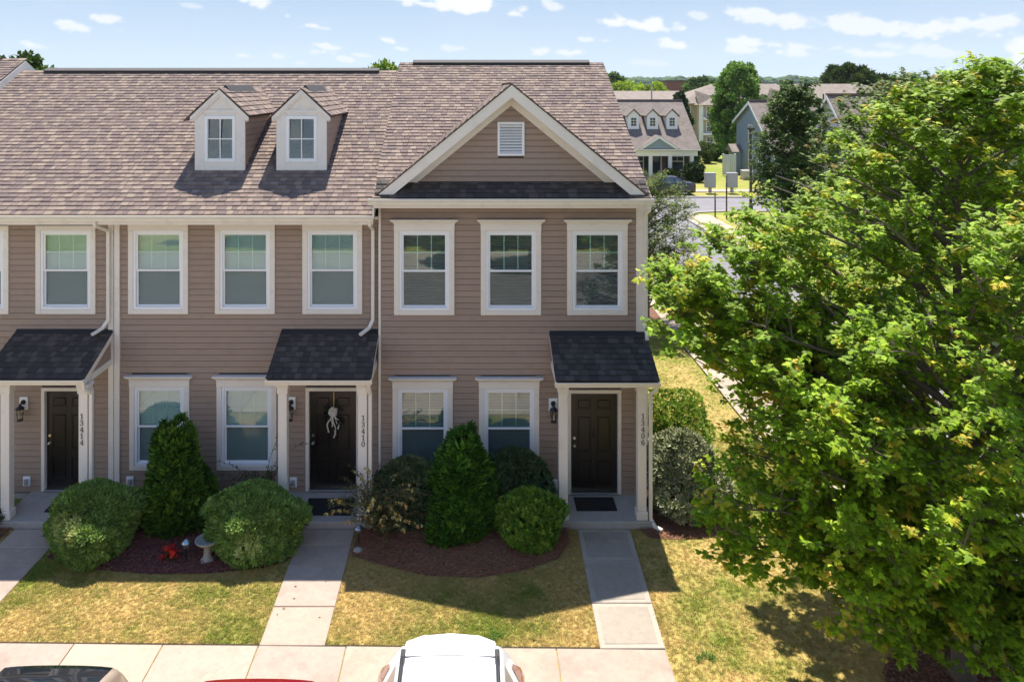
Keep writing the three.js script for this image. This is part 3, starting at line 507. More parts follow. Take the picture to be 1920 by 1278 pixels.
// porch: slab, two posts, lean-to roof with shingles, side gables, gutter
function porch(host, list, { xl, xr, postL, postR, zw, slabX, r, floorY = 0.14 }) {
  const pr = part('porch', host, V((xl + xr) / 2, 0, zw).sub(local(host)).toArray()), yT = 3.43, yE = 2.9, zE = zw + 1.2, s = (yT - yE) / 1.2;
  B().cbox(slabX[0], slabX[1], -0.14, floorY, zw - 0.05, 1.0, 0.012).build('porch_floor', M.porchSlab, pr, { shift: [r() * 3, r() * 3] });
  for (const p of [postL, postR]) { const b = B(), z = 0.85, w = 0.085; b.cbox(p - w, p + w, floorY + 0.16, 2.62, z - w, z + w, 0.006); b.cbox(p - w - 0.022, p + w + 0.022, floorY, floorY + 0.16, z - w - 0.022, z + w + 0.022, 0.008); b.cbox(p - w - 0.018, p + w + 0.018, 2.56, 2.68, z - w - 0.018, z + w + 0.018, 0.006); b.cbox(p - w - 0.034, p + w + 0.034, 2.6805, 2.74, z - w - 0.034, z + w + 0.034, 0.006); b.build('post', M.trim, pr); }
  B().cbox(xl + 0.06, xr - 0.06, 2.742, 2.86, 0.74, 0.965, 0.005).build('beam', M.trim, pr);
  B().box(xl + 0.08, xr - 0.08, 2.75, 2.77, zw + 0.02, 0.738).build('ceiling', M.trim, pr);
  B().prismX([[zw + 0.02, yT], [zw + 0.02, yT - 0.06], [zE, yE - 0.06], [zE, yE]].reverse(), xl, xr).build('roof_deck', M.deck, pr);
  const len = Math.hypot(1.2, yT - yE), v = [0, (yT - yE) / len, -1.2 / len], top = len - 0.07;
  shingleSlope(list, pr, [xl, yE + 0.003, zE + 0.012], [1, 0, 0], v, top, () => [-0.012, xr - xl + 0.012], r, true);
  B().quad([xl, yT - 0.062 + 0.02, zw + 0.15], [xr, yT - 0.062 + 0.02, zw + 0.15], [xr, yT + 0.045, zw + 0.022], [xl, yT + 0.045, zw + 0.022]).box(xl, xr, yT - 0.02, yT + 0.05, zw + 0.018, zw + 0.026).build('flashing', M.flash, pr);
  for (const [x, o] of [[xl + 0.05, 1], [xr - 0.05, -1]]) {            // side gables: boards and rake trim
    for (let y = 2.87; y < yT - 0.1; y += LAP) { const zt = zw + Math.min(1.12, (yT - 0.07 - (y + 0.06)) / s); if (zt > zw + 0.06) B().prism([[zw + 0.02, y + 0.006], [zt, y + 0.006], [Math.max(zw + 0.03, zt - 0.02), Math.min(y + LAP, yT - 0.06)], [zw + 0.02, Math.min(y + LAP, yT - 0.06)]], x - 0.008, x + 0.008, (z, yy, xx) => [xx, yy, z]).build('siding_board', M.siding, pr); }
    B().prismX([[zw + 0.02, yT - 0.012], [zw + 0.02, yT - 0.13], [zE + 0.004, yE - 0.13], [zE + 0.004, yE - 0.012]].reverse(), x - o * 0.052, x - o * 0.03).build('rake_board', M.trim, pr);
    B().box(x - 0.025, x + 0.025, 2.742, 2.87, zw + 0.02, 0.738).build('side_beam', M.trim, pr);
  }
  gutterRun(pr, xl - 0.02, xr + 0.02, yE - 0.005, zE - 0.02, 0.1, 0.09);
  B().box(xl + 0.02, xr - 0.02, yE - 0.13, yE - 0.006, zE - 0.045, zE - 0.021).build('fascia', M.trim, pr);
  return pr;
}

const HR = rng(2024);
const endH = thing('townhouse', 'taupe end townhouse with front gable, square louvred vent and house number 13406', 'townhouse', [0.8, 0, 0]);
const midH = thing('townhouse', 'taupe middle townhouse with two roof dormers and a ribboned door', 'townhouse', [-4.65, 0, 0]);
const leftH = thing('townhouse', 'taupe townhouse cut by the left picture edge, house number 13414 on its post', 'townhouse', [-9.8, 0, 0]);
// --- end house
const SLOPE_E = 0.497, E0 = { y: 6.235, z: 0.42 }, EY = (z) => E0.y + SLOPE_E * (E0.z - z), ridgeEz = -5.35;
{
  const list = [], r = HR, x0 = -1.91, x1 = 3.52;
  const upX = [-1.005, 0.762, 2.522], loX = [-1.037, 0.723];
  const holes = [...upX.map((x) => holeOf(x, 3.9)), ...loX.map((x) => holeOf(x, 0.69)), [1.985, 2.94, 0.16, 2.21]];
  sheathing(endH, x0, x1, 0, 6.2, -0.16, -0.012, holes);
  sidingWall(endH, x0 + 0.02, x1 - 0.2, 0.12, 6.15, 0, [...upX.map((x) => sideOf(x, 3.9, 0.22)), ...loX.map((x) => sideOf(x, 0.69, 0.22)), [1.93, 3.0, 0.1, 2.27]], r);
  B().box(x0, x1, -0.1, 0.1, -0.16, 0.012).build('foundation', M.porchSlab, endH);
  for (const x of upX) putWindow(endH, 'crownDark', x, 3.9, 0); for (const x of loX) putWindow(endH, 'crownOpen', x, 0.69, 0);
  makeDoor(endH, 1.99, 2.935, 0.19, 2.2, 0);
  const kn = B(); kn.cbox(2.455, 2.475, 1.3, 1.47, -0.05, -0.03, 0.004); kn.geo(new THREE.TorusGeometry(0.032, 0.006, 6, 16), new THREE.Matrix4().makeTranslation(2.465, 1.32, -0.03)); kn.build('door_knocker', M.iron, endH);
  wallLamp(endH, 1.62, 1.98, 0.015); outlet(endH, 1.63, 0.36, 0.015);
  B().cbox(x1 - 0.205, x1, 0.1, 6.15, -0.02, 0.035).build('corner_board', M.trim, endH); B().cbox(x1 - 0.03, x1 + 0.03, 0.1, 6.15, -0.2, 0.034).build('corner_board', M.trim, endH);
  B().cbox(x0 - 0.03, x0 + 0.02, 0.1, 6.15, -0.2, 0.03).build('corner_board', M.trim, endH);
  // right-hand end wall and back, mostly turned away from the camera
  for (let y = 0.12; y < 6.1; y += LAP) B().prism([[x1 - 0.01, y + 0.0075], [x1 + 0.017, y + 0.0075], [x1 + 0.004, y + LAP], [x1 - 0.01, y + LAP]], -10.6, -0.2, (x, yy, z) => [x, yy, z]).build('siding_board', M.siding, endH, { shift: [r() * 5, r() * 5] });
  B().box(x0, x1 - 0.011, 0, 6.2, -10.7, -0.161).prismX([[-10.7, 6.2], [-0.1, 6.2], [ridgeEz, EY(ridgeEz) - 0.1]], x1 - 0.2, x1 - 0.01).build('end_wall', M.siding, endH);
  porch(endH, list, { xl: 1.55, xr: 3.5, postL: 1.725, postR: 3.235, zw: 0, slabX: [1.45, 3.45], r });
  houseNumber(endH, '13406', 3.25, 2.18, 0.937);
  // main roof
  const roof = part('roof', endH, V(0.8, 6.2, 0).sub(local(endH)).toArray()), L = Math.hypot(E0.z - ridgeEz, EY(ridgeEz) - E0.y), v = [0, (EY(ridgeEz) - E0.y) / L, -(E0.z - ridgeEz) / L], rx0 = -2.0, rx1 = 3.53;
  B().prismX([[E0.z, E0.y - 0.01], [ridgeEz, EY(ridgeEz) - 0.01], [2 * ridgeEz - E0.z, E0.y - 0.01], [2 * ridgeEz - E0.z, E0.y - 0.1], [ridgeEz, EY(ridgeEz) - 0.1], [E0.z, E0.y - 0.1]].reverse(), rx0, rx1).build('roof_deck', M.deck, roof);
  const G = { x: 0.762, y: 8.5, z: 0.36, half: 2.74, s: 0.818 }, gPlane = (x) => G.y - G.s * Math.abs(x - G.x);
  shingleSlope(list, roof, [rx0, E0.y, E0.z + 0.01], [1, 0, 0], v, L - 0.03, (s) => { const y = E0.y + v[1] * s, half = (G.y - y) / G.s; return half > 0.1 ? [[-0.012, G.x - half - rx0 + 0.12], [G.x + half - rx0 - 0.12, rx1 - rx0 + 0.012]] : [-0.012, rx1 - rx0 + 0.012]; }, r);
  B().box(rx0 - 0.012, rx0 - 0.002, E0.y - 0.2, E0.y - 0.01, E0.z - 0.2, E0.z).prismX([[E0.z, E0.y - 0.02], [E0.z, E0.y - 0.2], [ridgeEz, EY(ridgeEz) - 0.2], [ridgeEz, EY(ridgeEz) - 0.02]], rx1 - 0.02, rx1 + 0.01).prismX([[E0.z, E0.y - 0.02], [E0.z, E0.y - 0.4], [ridgeEz, EY(ridgeEz) - 0.4], [ridgeEz, EY(ridgeEz) - 0.02]], rx0 - 0.01, rx0 + 0.02).build('rake_board', M.trimGrey, roof);
  const rv = (X0, X1, z, y, host) => { B().prismX([[z + 0.19, y - 0.062], [z + 0.19, y - 0.04], [z, y + 0.035], [z - 0.19, y - 0.04], [z - 0.19, y - 0.062]].reverse(), X0, X1).build('ridge_vent', M.ridgeTop, host); B().box(X0 + 0.01, X1 - 0.01, y - 0.12, y - 0.063, z - 0.15, z + 0.165).build('vent_slot', M.flash, host); };
  rv(-1.65, 3.15, ridgeEz, EY(ridgeEz) + 0.045, roof);
  // front gable
  const gab = part('front_gable', endH, V(G.x, 6.2, 0).sub(local(endH)).toArray()), base = 6.47;
  const inner = (y, off) => { const hw = (G.y - off - y) / G.s; return [G.x - hw, G.x + hw]; };
  B().prismZ([[G.x - 2.6, 6.15], [G.x + 2.6, 6.15], [G.x, 8.35]], -0.1, -0.012).build('gable_wall', M.sheathing, gab);
  sidingWall(gab, G.x - 2.7, G.x + 2.7, base - 0.1, 8.3, 0, [[G.x - 0.26, G.x + 0.26, 7.06, 7.71]], r, M.siding, (y) => inner(y, 0.34));
  // vent with louvres
  const vent = part('gable_vent', gab, V(G.x, 7.05, 0).sub(local(gab)).toArray()); const vb = B(), a = G.x - 0.275, b2 = G.x + 0.275; vb.cbox(a, a + 0.05, 7.04, 7.73, -0.02, 0.05, 0.006); vb.cbox(b2 - 0.05, b2, 7.04, 7.73, -0.02, 0.05, 0.006); vb.cbox(a + 0.05, b2 - 0.05, 7.04, 7.09, -0.02, 0.05, 0.006); vb.cbox(a + 0.05, b2 - 0.05, 7.68, 7.73, -0.02, 0.05, 0.006); vb.build('frame', M.vinyl, vent);
  B().box(a + 0.04, b2 - 0.04, 7.06, 7.7, -0.03, -0.022).build('back', M.grey, vent);
  for (let k = 0; k < 10; k++) { const y = 7.1 + k * 0.0585; B().prismX([[-0.018, y + 0.05], [-0.018, y + 0.043], [0.034, y], [0.036, y + 0.012]].reverse(), a + 0.05, b2 - 0.05).build('louvre', M.vinyl, vent); }
  // rake boards, soffits, frieze boards, gable roof
  const P = (sx, y, z) => [G.x + sx * (G.y - y) / G.s, y, z], low = 6.255;
  for (const sx of [-1, 1]) {
    const bar = (o0, o1, z0, z1, yb, name, mat) => { const pts = [[G.x, G.y - o0], [G.x + sx * (G.y - o0 - yb) / G.s, yb], [G.x + sx * Math.max(0, (G.y - o1 - yb) / G.s), yb], [G.x, G.y - o1]]; B().prismZ(sx < 0 ? pts : pts.reverse(), z0, z1).build(name, mat, gab); };
    bar(0.02, 0.27, G.z - 0.03, G.z, low, 'rake_board', M.trim);
    bar(0.19, 0.21, 0.02, G.z - 0.031, low + 0.05, 'soffit', M.trim);
    bar(0.211, 0.44, -0.01, 0.03, base - 0.13, 'frieze_board', M.trim);
    // sloping deck running back to the main roof, with shingles
    const zr = E0.z - (G.y - E0.y) / SLOPE_E - 0.1, d = B(), q = (y, z, dy) => { const p = P(sx, y, z); p[1] += dy; return p; };
    d.quad(q(G.y, G.z, 0.0), q(G.y, zr, 0.0), q(low, E0.z - 0.05, 0), q(low, G.z, 0)); d.quad(q(G.y, G.z, -0.02), q(low, G.z, -0.02), q(low, E0.z - 0.05, -0.02), q(G.y, zr, -0.02)); d.quad(q(G.y, G.z, 0), q(low, G.z, 0), q(low, G.z, -0.02), q(G.y, G.z, -0.02)); d.build('roof_deck', M.deck, gab);
    const Ls = (G.y - low) / Math.sin(Math.atan(G.s)), u = sx < 0 ? [0, 0, -1] : [0, 0, -1], vv = [-sx * Math.cos(Math.atan(G.s)), Math.sin(Math.atan(G.s)), 0];
    shingleSlope(list, gab, P(sx, low, G.z + 0.03), u, vv, Ls - 0.02, (s) => { const y = low + s * vv[1]; return [0, Math.max(0.1, G.z - (E0.z - (y - E0.y) / SLOPE_E) + 0.06)]; }, r);
  }
  rv2(gab, G.x, G.y, G.z - 0.02, -2.6);
  // shingled strip at the foot of the gable and the eave
  B().prismX([[0.0, base + 0.015], [0.0, base - 0.12], [E0.z, E0.y - 0.1], [E0.z, E0.y]].reverse(), rx0 + 0.05, rx1 - 0.02).build('eave_deck', M.deck, gab);
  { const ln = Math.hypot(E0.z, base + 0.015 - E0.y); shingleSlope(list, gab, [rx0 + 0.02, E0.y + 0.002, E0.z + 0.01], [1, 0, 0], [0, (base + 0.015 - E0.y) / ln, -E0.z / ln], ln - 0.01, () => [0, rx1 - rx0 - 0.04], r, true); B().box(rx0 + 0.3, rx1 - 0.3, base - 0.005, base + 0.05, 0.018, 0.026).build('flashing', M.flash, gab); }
  gutterRun(endH, -2.1, 3.57, E0.y - 0.005, E0.z, 0.115, 0.12);
  B().box(-2.02, 3.54, E0.y - 0.2, E0.y - 0.012, E0.z - 0.03, E0.z - 0.002).build('fascia', M.trim, endH); B().box(-2.0, 3.53, 6.12, 6.135, 0.02, E0.z - 0.031).build('soffit', M.trim, endH);
  // downspouts
  downspout(endH, [[3.49, 6.1, 0.44], [3.49, 5.98, 0.4], [3.485, 5.86, 0.08], [3.485, 3.62, 0.08], [3.5, 3.5, 0.12], [3.47, 3.4, 0.3]]);
  downspout(endH, [[3.46, 2.82, 1.2], [3.44, 2.7, 1.16], [3.4, 2.55, 0.93], [3.4, 0.16, 0.93], [3.46, 0.06, 1.02], [3.56, 0.05, 1.12]]);
  layShingles(list, endH);
}
function rv2(host, x, y, z0, z1) { // ridge caps along z
  for (let z = z0, k = 0; z > z1; z -= 0.16, k++) { const t = 0.004 * (k % 2); B().prism([[x - 0.14, y - 0.095], [x, y + 0.022 + t], [x + 0.14, y - 0.095], [x + 0.13, y - 0.112], [x, y + 0.005], [x - 0.13, y - 0.112]], z - 0.19, z, (a, b, c) => [a, b, c]).build('ridge_cap', TONE_M[(k * 3) % TONE_M.length], host); }
}
// --- middle and left house share one roof line
const M0 = { y: 5.885, z: 0.3 }, SLOPE_M = 0.54, ridgeMz = -5.25, MY = (z) => M0.y + SLOPE_M * (M0.z - z), ZW = -0.12;
function rowHouse(h, x0, x1, list, { upper, lower, kinds, door, roofX, corner }) {
  const r = HR, holes = [...upper.map((x) => holeOf(x, 3.885)), ...lower.map((x) => holeOf(x, 0.68)), [door[0] - 0.005, door[1] + 0.005, 0.16, 2.21]];
  sheathing(h, x0, x1, 0, 5.85, ZW - 0.15, ZW - 0.012, holes);
  sidingWall(h, x0 + 0.02, x1 - 0.02, 0.12, 5.78, ZW, [...upper.map((x) => sideOf(x, 3.885, kinds[0] === 'eaveLight' ? 0.35 : 0.05)), ...lower.map((x) => sideOf(x, 0.68, 0.22)), [door[0] - 0.06, door[1] + 0.06, 0.1, 2.27]], r);
  B().box(x0, x1, -0.1, 0.1, ZW - 0.15, ZW + 0.012).build('foundation', M.porchSlab, h);
  for (const x of upper) putWindow(h, kinds[0], x, 3.885, ZW); for (const x of lower) putWindow(h, kinds[1], x, 0.68, ZW);
  makeDoor(h, door[0], door[1], 0.19, 2.2, ZW);
  B().box(x0, x1, 0, 5.85, -10.6, ZW - 0.151).build('rear_wall', M.siding, h);
  B().cbox(x0, x1, 5.73, 5.79, ZW - 0.01, ZW + 0.05, 0.005).build('frieze_board', M.trim, h);
  const roof = part('roof', h, V((x0 + x1) / 2, 5.8, 0).sub(local(h)).toArray()), L = Math.hypot(M0.z - ridgeMz, MY(ridgeMz) - M0.y), v = [0, (MY(ridgeMz) - M0.y) / L, -(M0.z - ridgeMz) / L], [a, b] = roofX;
  B().prismX([[M0.z, M0.y - 0.01], [ridgeMz, MY(ridgeMz) - 0.01], [2 * ridgeMz - M0.z, M0.y - 0.01], [2 * ridgeMz - M0.z, M0.y - 0.1], [ridgeMz, MY(ridgeMz) - 0.1], [M0.z, M0.y - 0.1]].reverse(), a, b).build('roof_deck', M.deck, roof);
  shingleSlope(list, roof, [a, M0.y, M0.z + 0.012], [1, 0, 0], v, L - 0.03, () => [0, b - a], r);
  { const X0 = Math.max(a, -11.6), X1 = Math.min(b, -2.55), yr = MY(ridgeMz); B().prismX([[ridgeMz + 0.19, yr - 0.018], [ridgeMz + 0.19, yr + 0.004], [ridgeMz, yr + 0.078], [ridgeMz - 0.19, yr + 0.004], [ridgeMz - 0.19, yr - 0.018]].reverse(), X0, X1).build('ridge_vent', M.ridgeTop, roof); B().box(X0, X1, yr - 0.1, yr - 0.019, ridgeMz - 0.15, ridgeMz + 0.165).build('vent_slot', M.flash, roof); }
  gutterRun(h, a + 0.001, b - 0.001, M0.y - 0.005, M0.z, 0.115, 0.115);
  B().box(a, b, M0.y - 0.2, M0.y - 0.012, M0.z - 0.03, M0.z - 0.002).build('fascia', M.trim, h); B().box(a, b, 5.785, 5.8, ZW + 0.02, M0.z - 0.031).build('soffit', M.trim, h);
}
{
  const list = [], r = HR;
  const lower = [-6.45, -4.66];
  rowHouse(midH, -7.35, -1.945, list, { upper: [-6.475, -4.693, -2.9], lower, kinds: ['eaveLight', 'crownLight'], door: [-3.375, -2.415], roofX: [-7.35, -2.01] });
  wallLamp(midH, -3.74, 1.96, ZW + 0.015); outlet(midH, -3.7, 0.34, ZW + 0.015); outlet(midH, -7.05, 0.36, ZW + 0.015);
  porch(midH, list, { xl: -3.94, xr: -1.95, postL: -3.672, postR: -2.135, zw: ZW, slabX: [-3.85, -1.96], r });
  houseNumber(midH, '13410', -2.12, 2.15, 0.937);
  downspout(midH, [[-2.08, 5.8, 0.34], [-2.08, 5.68, 0.3], [-2.06, 5.52, -0.03], [-2.06, 3.68, -0.03], [-2.13, 3.54, 0.05], [-2.28, 3.46, 0.2]]);
  downspout(midH, [[-2.0, 2.82, 1.1], [-1.99, 2.7, 1.05], [-1.985, 2.55, 0.93], [-1.985, 0.12, 0.93], [-1.94, 0.06, 1.02]]);
  // dormers
  const dormer = (cx) => {
    const d = part('dormer', midH, V(cx, 6.6, -1.05).sub(local(midH)).toArray()), z = -1.067, hw = 0.545, y0 = 6.6, ye = 7.88, ap = 8.41, ov = 0.09, s = (ap - ye) / (hw + 0.02);
    const zBack = (y) => M0.z - (y - M0.y) / SLOPE_M;
    // front panel with the window hole, trim bands standing proud
    const wx = 0.335, wy0 = 6.81, wy1 = 7.81;
    const fp = B(); fp.box(cx - hw, cx - wx, y0, wy1, z - 0.04, z); fp.box(cx + wx, cx + hw, y0, wy1, z - 0.04, z); fp.box(cx - wx, cx + wx, y0, wy0, z - 0.04, z); fp.prismZ([[cx - hw, wy1], [cx + hw, wy1], [cx + hw, ye], [cx, ap - 0.02], [cx - hw, ye]], z - 0.04, z); fp.build('front_panel', M.trimGrey, d);
    const tb = B(); tb.cbox(cx - hw - 0.003, cx - wx - 0.001, y0, 7.87, z, z + 0.022, 0.004); tb.cbox(cx + wx + 0.001, cx + hw + 0.003, y0, 7.87, z, z + 0.022, 0.004); tb.cbox(cx - wx, cx + wx, y0, wy0 - 0.001, z, z + 0.0215, 0.004); tb.cbox(cx - hw - 0.003, cx + hw + 0.003, 7.873, 7.95, z, z + 0.024, 0.004); tb.build('trim', M.trimGrey, d);
    const fr = B(), f = 0.068; fr.cbox(cx - wx, cx - wx + f, wy0, wy1, z - 0.05, z + 0.03, 0.005); fr.cbox(cx + wx - f, cx + wx, wy0, wy1, z - 0.05, z + 0.03, 0.005); fr.cbox(cx - wx + f, cx + wx - f, wy0, wy0 + f + 0.01, z - 0.05, z + 0.03, 0.005); fr.cbox(cx - wx + f, cx + wx - f, wy1 - f, wy1, z - 0.05, z + 0.03, 0.005); fr.build('window_frame', M.vinyl, d);
    B().prismX([[z - 0.062, wy1 - f], [z - 0.066, wy1 - f], [z - 0.004, wy0 + f], [z, wy0 + f]], cx - wx + f, cx + wx - f).build('pane', M.glass, d);
    B().box(cx - 0.011, cx + 0.011, wy0 + f, wy1 - f, z + 0.001, z + 0.008).build('muntin', M.vinyl, d); B().box(cx - wx + f, cx + wx - f, 7.3, 7.322, z + 0.0015, z + 0.0085).build('muntin', M.vinyl, d);
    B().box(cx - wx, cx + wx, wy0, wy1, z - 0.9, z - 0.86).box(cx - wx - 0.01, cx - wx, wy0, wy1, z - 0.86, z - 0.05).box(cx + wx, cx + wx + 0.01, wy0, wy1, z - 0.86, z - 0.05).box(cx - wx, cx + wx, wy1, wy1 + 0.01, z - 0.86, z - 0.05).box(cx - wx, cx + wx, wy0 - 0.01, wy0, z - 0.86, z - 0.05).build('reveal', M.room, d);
    B().box(cx - hw - 0.006, cx + hw + 0.006, y0 - 0.02, y0 + 0.012, z - 0.01, z + 0.028).build('base_flashing', M.flash, d);
    for (const sx of [-1, 1]) {
      const X = cx + sx * hw;
      B().prism([[z, y0 - 0.05], [z - 0.02, ye], [zBack(ye) - 0.05, ye]], X - sx * 0.04, X - sx * 0.012, (zz, yy, xx) => [xx, yy, zz]).build('side_wall', M.sheathing, d);
      for (let y = y0 + 0.02; y < ye - 0.03; y += 0.128) { const yt = Math.min(y + 0.121, ye); const zb = zBack(y + 0.07) - 0.01; if (z - zb > 0.05) B().prism([[X - sx * 0.02, y], [X + sx * 0.014, y], [X + sx * 0.001, yt], [X - sx * 0.02, yt]], zb, z - 0.001, (xx, yy, zz) => [xx, yy, zz]).build('siding_board', M.siding, d); }
      const ex = hw + ov, P = (t, off) => [cx + sx * t, ap - s * t - off];
      // rake boards on the front, two bands
      const poly = (t0, t1, o0, o1) => { const q = [P(t0, o0), P(t1, o0), P(t1, o1), P(t0, o1)]; return sx < 0 ? q : q.reverse(); };
      B().prismZ(poly(0, ex, 0.0, 0.115), z + 0.05, z + 0.075).build('rake_board', M.trimGrey, d);
      B().prismZ(poly(0, ex - 0.04, 0.11, 0.17), z + 0.001, z + 0.05).build('rake_board', M.trimGrey, d);
      // roof deck and shingles
      const yb = ap - s * ex, top = [cx, ap + 0.0, 0];
      B().quad([cx, ap, z + 0.08], [cx, ap, zBack(ap)], [cx + sx * ex, yb, zBack(yb)], [cx + sx * ex, yb, z + 0.08]).quad([cx, ap - 0.02, z + 0.08], [cx + sx * ex, yb - 0.02, z + 0.08], [cx + sx * ex, yb - 0.02, zBack(yb)], [cx, ap - 0.02, zBack(ap)]).quad([cx + sx * ex, yb, z + 0.08], [cx + sx * ex, yb, zBack(yb)], [cx + sx * ex, yb - 0.03, zBack(yb)], [cx + sx * ex, yb - 0.03, z + 0.08]).quad([cx, ap, z + 0.08], [cx + sx * ex, yb, z + 0.08], [cx + sx * ex, yb - 0.02, z + 0.08], [cx, ap - 0.02, z + 0.08]).build('roof_deck', M.deck, d);
      const len = Math.hypot(ex, ap - yb), vv = [-sx * ex / len, (ap - yb) / len, 0];
      shingleSlope(list, d, [cx + sx * (ex + 0.012), yb + 0.001, z + 0.095], [0, 0, -1], vv, len - 0.01, (t) => [0, z + 0.09 - zBack(yb + t * vv[1])], r);
      B().prism([[z + 0.05, y0 + 0.02], [zBack(ye) + 0.1, ye - 0.02], [zBack(ye) + 0.01, ye - 0.02], [z - 0.05, y0 - 0.04]], X + sx * 0.003, X + sx * 0.02, (zz, yy, xx) => [xx, yy, zz]).build('step_flashing', M.flash, d);
    }
    B().prism([[cx - 0.15, ap - 0.14], [cx, ap + 0.04], [cx + 0.15, ap - 0.14], [cx + 0.15, ap - 0.1], [cx, ap + 0.08], [cx - 0.15, ap - 0.1]].reverse(), -3.4, z - 0.35, (a, b, c) => [a, b, c]).build('ridge_vent', M.ridge, d);
  };
  dormer(-5.52); dormer(-3.745);
  layShingles(list, midH);
}
{
  const list = [], r = HR;
  rowHouse(leftH, -12.25, -7.352, list, { upper: [-10.16, -8.375], lower: [-11.6], kinds: ['plainLight', 'crownLight'], door: [-8.8, -7.87], roofX: [-12.25, -7.352] });
  wallLamp(leftH, -9.23, 1.96, ZW + 0.015); outlet(leftH, -9.17, 0.36, ZW + 0.015);
  porch(leftH, list, { xl: -9.38, xr: -7.4, postL: -9.0, postR: -7.5, zw: ZW, slabX: [-9.1, -7.36], r });
  houseNumber(leftH, '13414', -7.52, 2.18, 0.937);
  for (const x of [-7.45, -7.32]) B().cbox(x - 0.05, x + 0.06, 0.1, 5.73, ZW - 0.01, ZW + (x < -7.4 ? 0.035 : 0.05), 0.006).build('party_board', M.trim, leftH);
  downspout(leftH, [[-7.58, 5.79, 0.34], [-7.58, 5.66, 0.3], [-7.47, 5.5, -0.03], [-7.47, 3.68, -0.03], [-7.55, 3.54, 0.05], [-7.68, 3.46, 0.2]]);
  downspout(leftH, [[-7.42, 2.86, 1.1], [-7.42, 2.7, 1.06], [-7.36, 2.55, 0.9], [-7.36, 0.12, 0.9], [-7.3, 0.06, 1.0]]);
  layShingles(list, leftH);
}
// roof of the next house at the top left corner
{
  const h = thing('townhouse', 'higher brown shingle roof with white rake board at the top left corner', 'townhouse', [-15, 0, -3]), list = [], r = HR, y0 = 6.2, z0 = 0.42, rz = -5.35, S = 0.515, Y = (z) => y0 + S * (z0 - z), L = Math.hypot(z0 - rz, Y(rz) - y0), v = [0, (Y(rz) - y0) / L, -(z0 - rz) / L];
  const roof = part('roof', h, V(-15, 6.2, -3).sub(local(h)).toArray());
  B().prismX([[z0, y0 - 0.01], [rz, Y(rz) - 0.01], [2 * rz - z0, y0 - 0.01], [2 * rz - z0, y0 - 0.2], [rz, Y(rz) - 0.2], [z0, y0 - 0.2]].reverse(), -18, -12.26).build('roof_deck', M.deck, roof);
  shingleSlope(list, roof, [-18, y0, z0 + 0.01], [1, 0, 0], v, L - 0.03, () => [3.5, 5.76], r);
  B().prismX([[z0, y0 - 0.02], [z0, y0 - 0.34], [rz, Y(rz) - 0.34], [2 * rz - z0, y0 - 0.34], [2 * rz - z0, y0 - 0.02], [rz, Y(rz) - 0.02]], -12.262, -12.235).build('rake_board', M.trimGrey, roof);
  B().prismX([[rz + 0.17, Y(rz) - 0.04], [rz + 0.17, Y(rz)], [rz, Y(rz) + 0.08], [rz - 0.17, Y(rz)], [rz - 0.17, Y(rz) - 0.04]].reverse(), -18, -12.9).build('ridge_vent', M.ridge, roof);
  B().box(-18, -12.27, 0, 6.15, -10.6, 0).build('wall', M.siding, h);
  layShingles(list, h, 250);
}
// ------------------------------------------------------------ plants
const UP = V(0, 1, 0);
function leafGeo(l, w, fold = 0.25, bend = 0.12) {                      // leaf along +y, face towards +z
  const b = B(), A = [0, 0, 0], C = [0, l * 0.5, 0], D = [0, l, -l * bend], L = [-w / 2, l * 0.42, w * fold], R = [w / 2, l * 0.42, w * fold], L2 = [-w * 0.32, l * 0.75, w * fold * 0.5 - l * bend * 0.4], R2 = [w * 0.32, l * 0.75, w * fold * 0.5 - l * bend * 0.4];
  return b.tri(A, C, L).tri(A, R, C).quad(C, D, L2, L).quad(C, R, R2, D).geometry();
}
function whorl(n, l, w, open, r) {                                     // leaves round a shoot tip that points along +y
  const g = leafGeo(l, w), b = B();
  for (let k = 0; k < n; k++) { const a = k / n * 6.283 + (r() - 0.5) * 0.5, o = open * (0.6 + 0.7 * r()), s = 0.75 + 0.5 * r(); b.geo(g, new THREE.Matrix4().compose(V(0, k * 0.004, 0), new THREE.Quaternion().setFromEuler(new THREE.Euler(0, a, 0)).multiply(new THREE.Quaternion().setFromEuler(new THREE.Euler(o, 0, 0))), V(s, s, s))); }
  return b.geometry();
}
function mapleLeaf(s) {                                                 // five-lobed blade on a short stalk, along +y
  const o = [[0, 0], [0.16, -0.06], [0.42, 0.06], [0.3, 0.18], [0.52, 0.42], [0.3, 0.4], [0.24, 0.5], [0.2, 0.72], [0, 1]], pts = [...o.slice(0, -1), o.at(-1), ...o.slice(1, -1).reverse().map(([x, y]) => [-x, y])];
  const z = (x, y) => -0.28 * x * x - 0.16 * y * y + 0.1 * Math.abs(x), P = pts.map(([x, y]) => [x * s, y * s, z(x, y) * s]), c = [0, 0.3 * s, 0.02 * s], b = B();
  for (let i = 0; i < P.length; i++) b.tri(c, P[i], P[(i + 1) % P.length]);
  return b.geometry();
}
const turned = (dir, spin, tmp = new THREE.Quaternion()) => tmp.setFromUnitVectors(UP, dir).multiply(new THREE.Quaternion().setFromAxisAngle(UP, spin)).clone();
const dirOf = (a, e) => V(Math.cos(a) * Math.cos(e), Math.sin(e), Math.sin(a) * Math.cos(e));
function shade(list, r, k = 0.25) { const c = list[Math.floor(r() * list.length)], s = 1 - k + 2 * k * r(); return c.map((v) => v * s); }
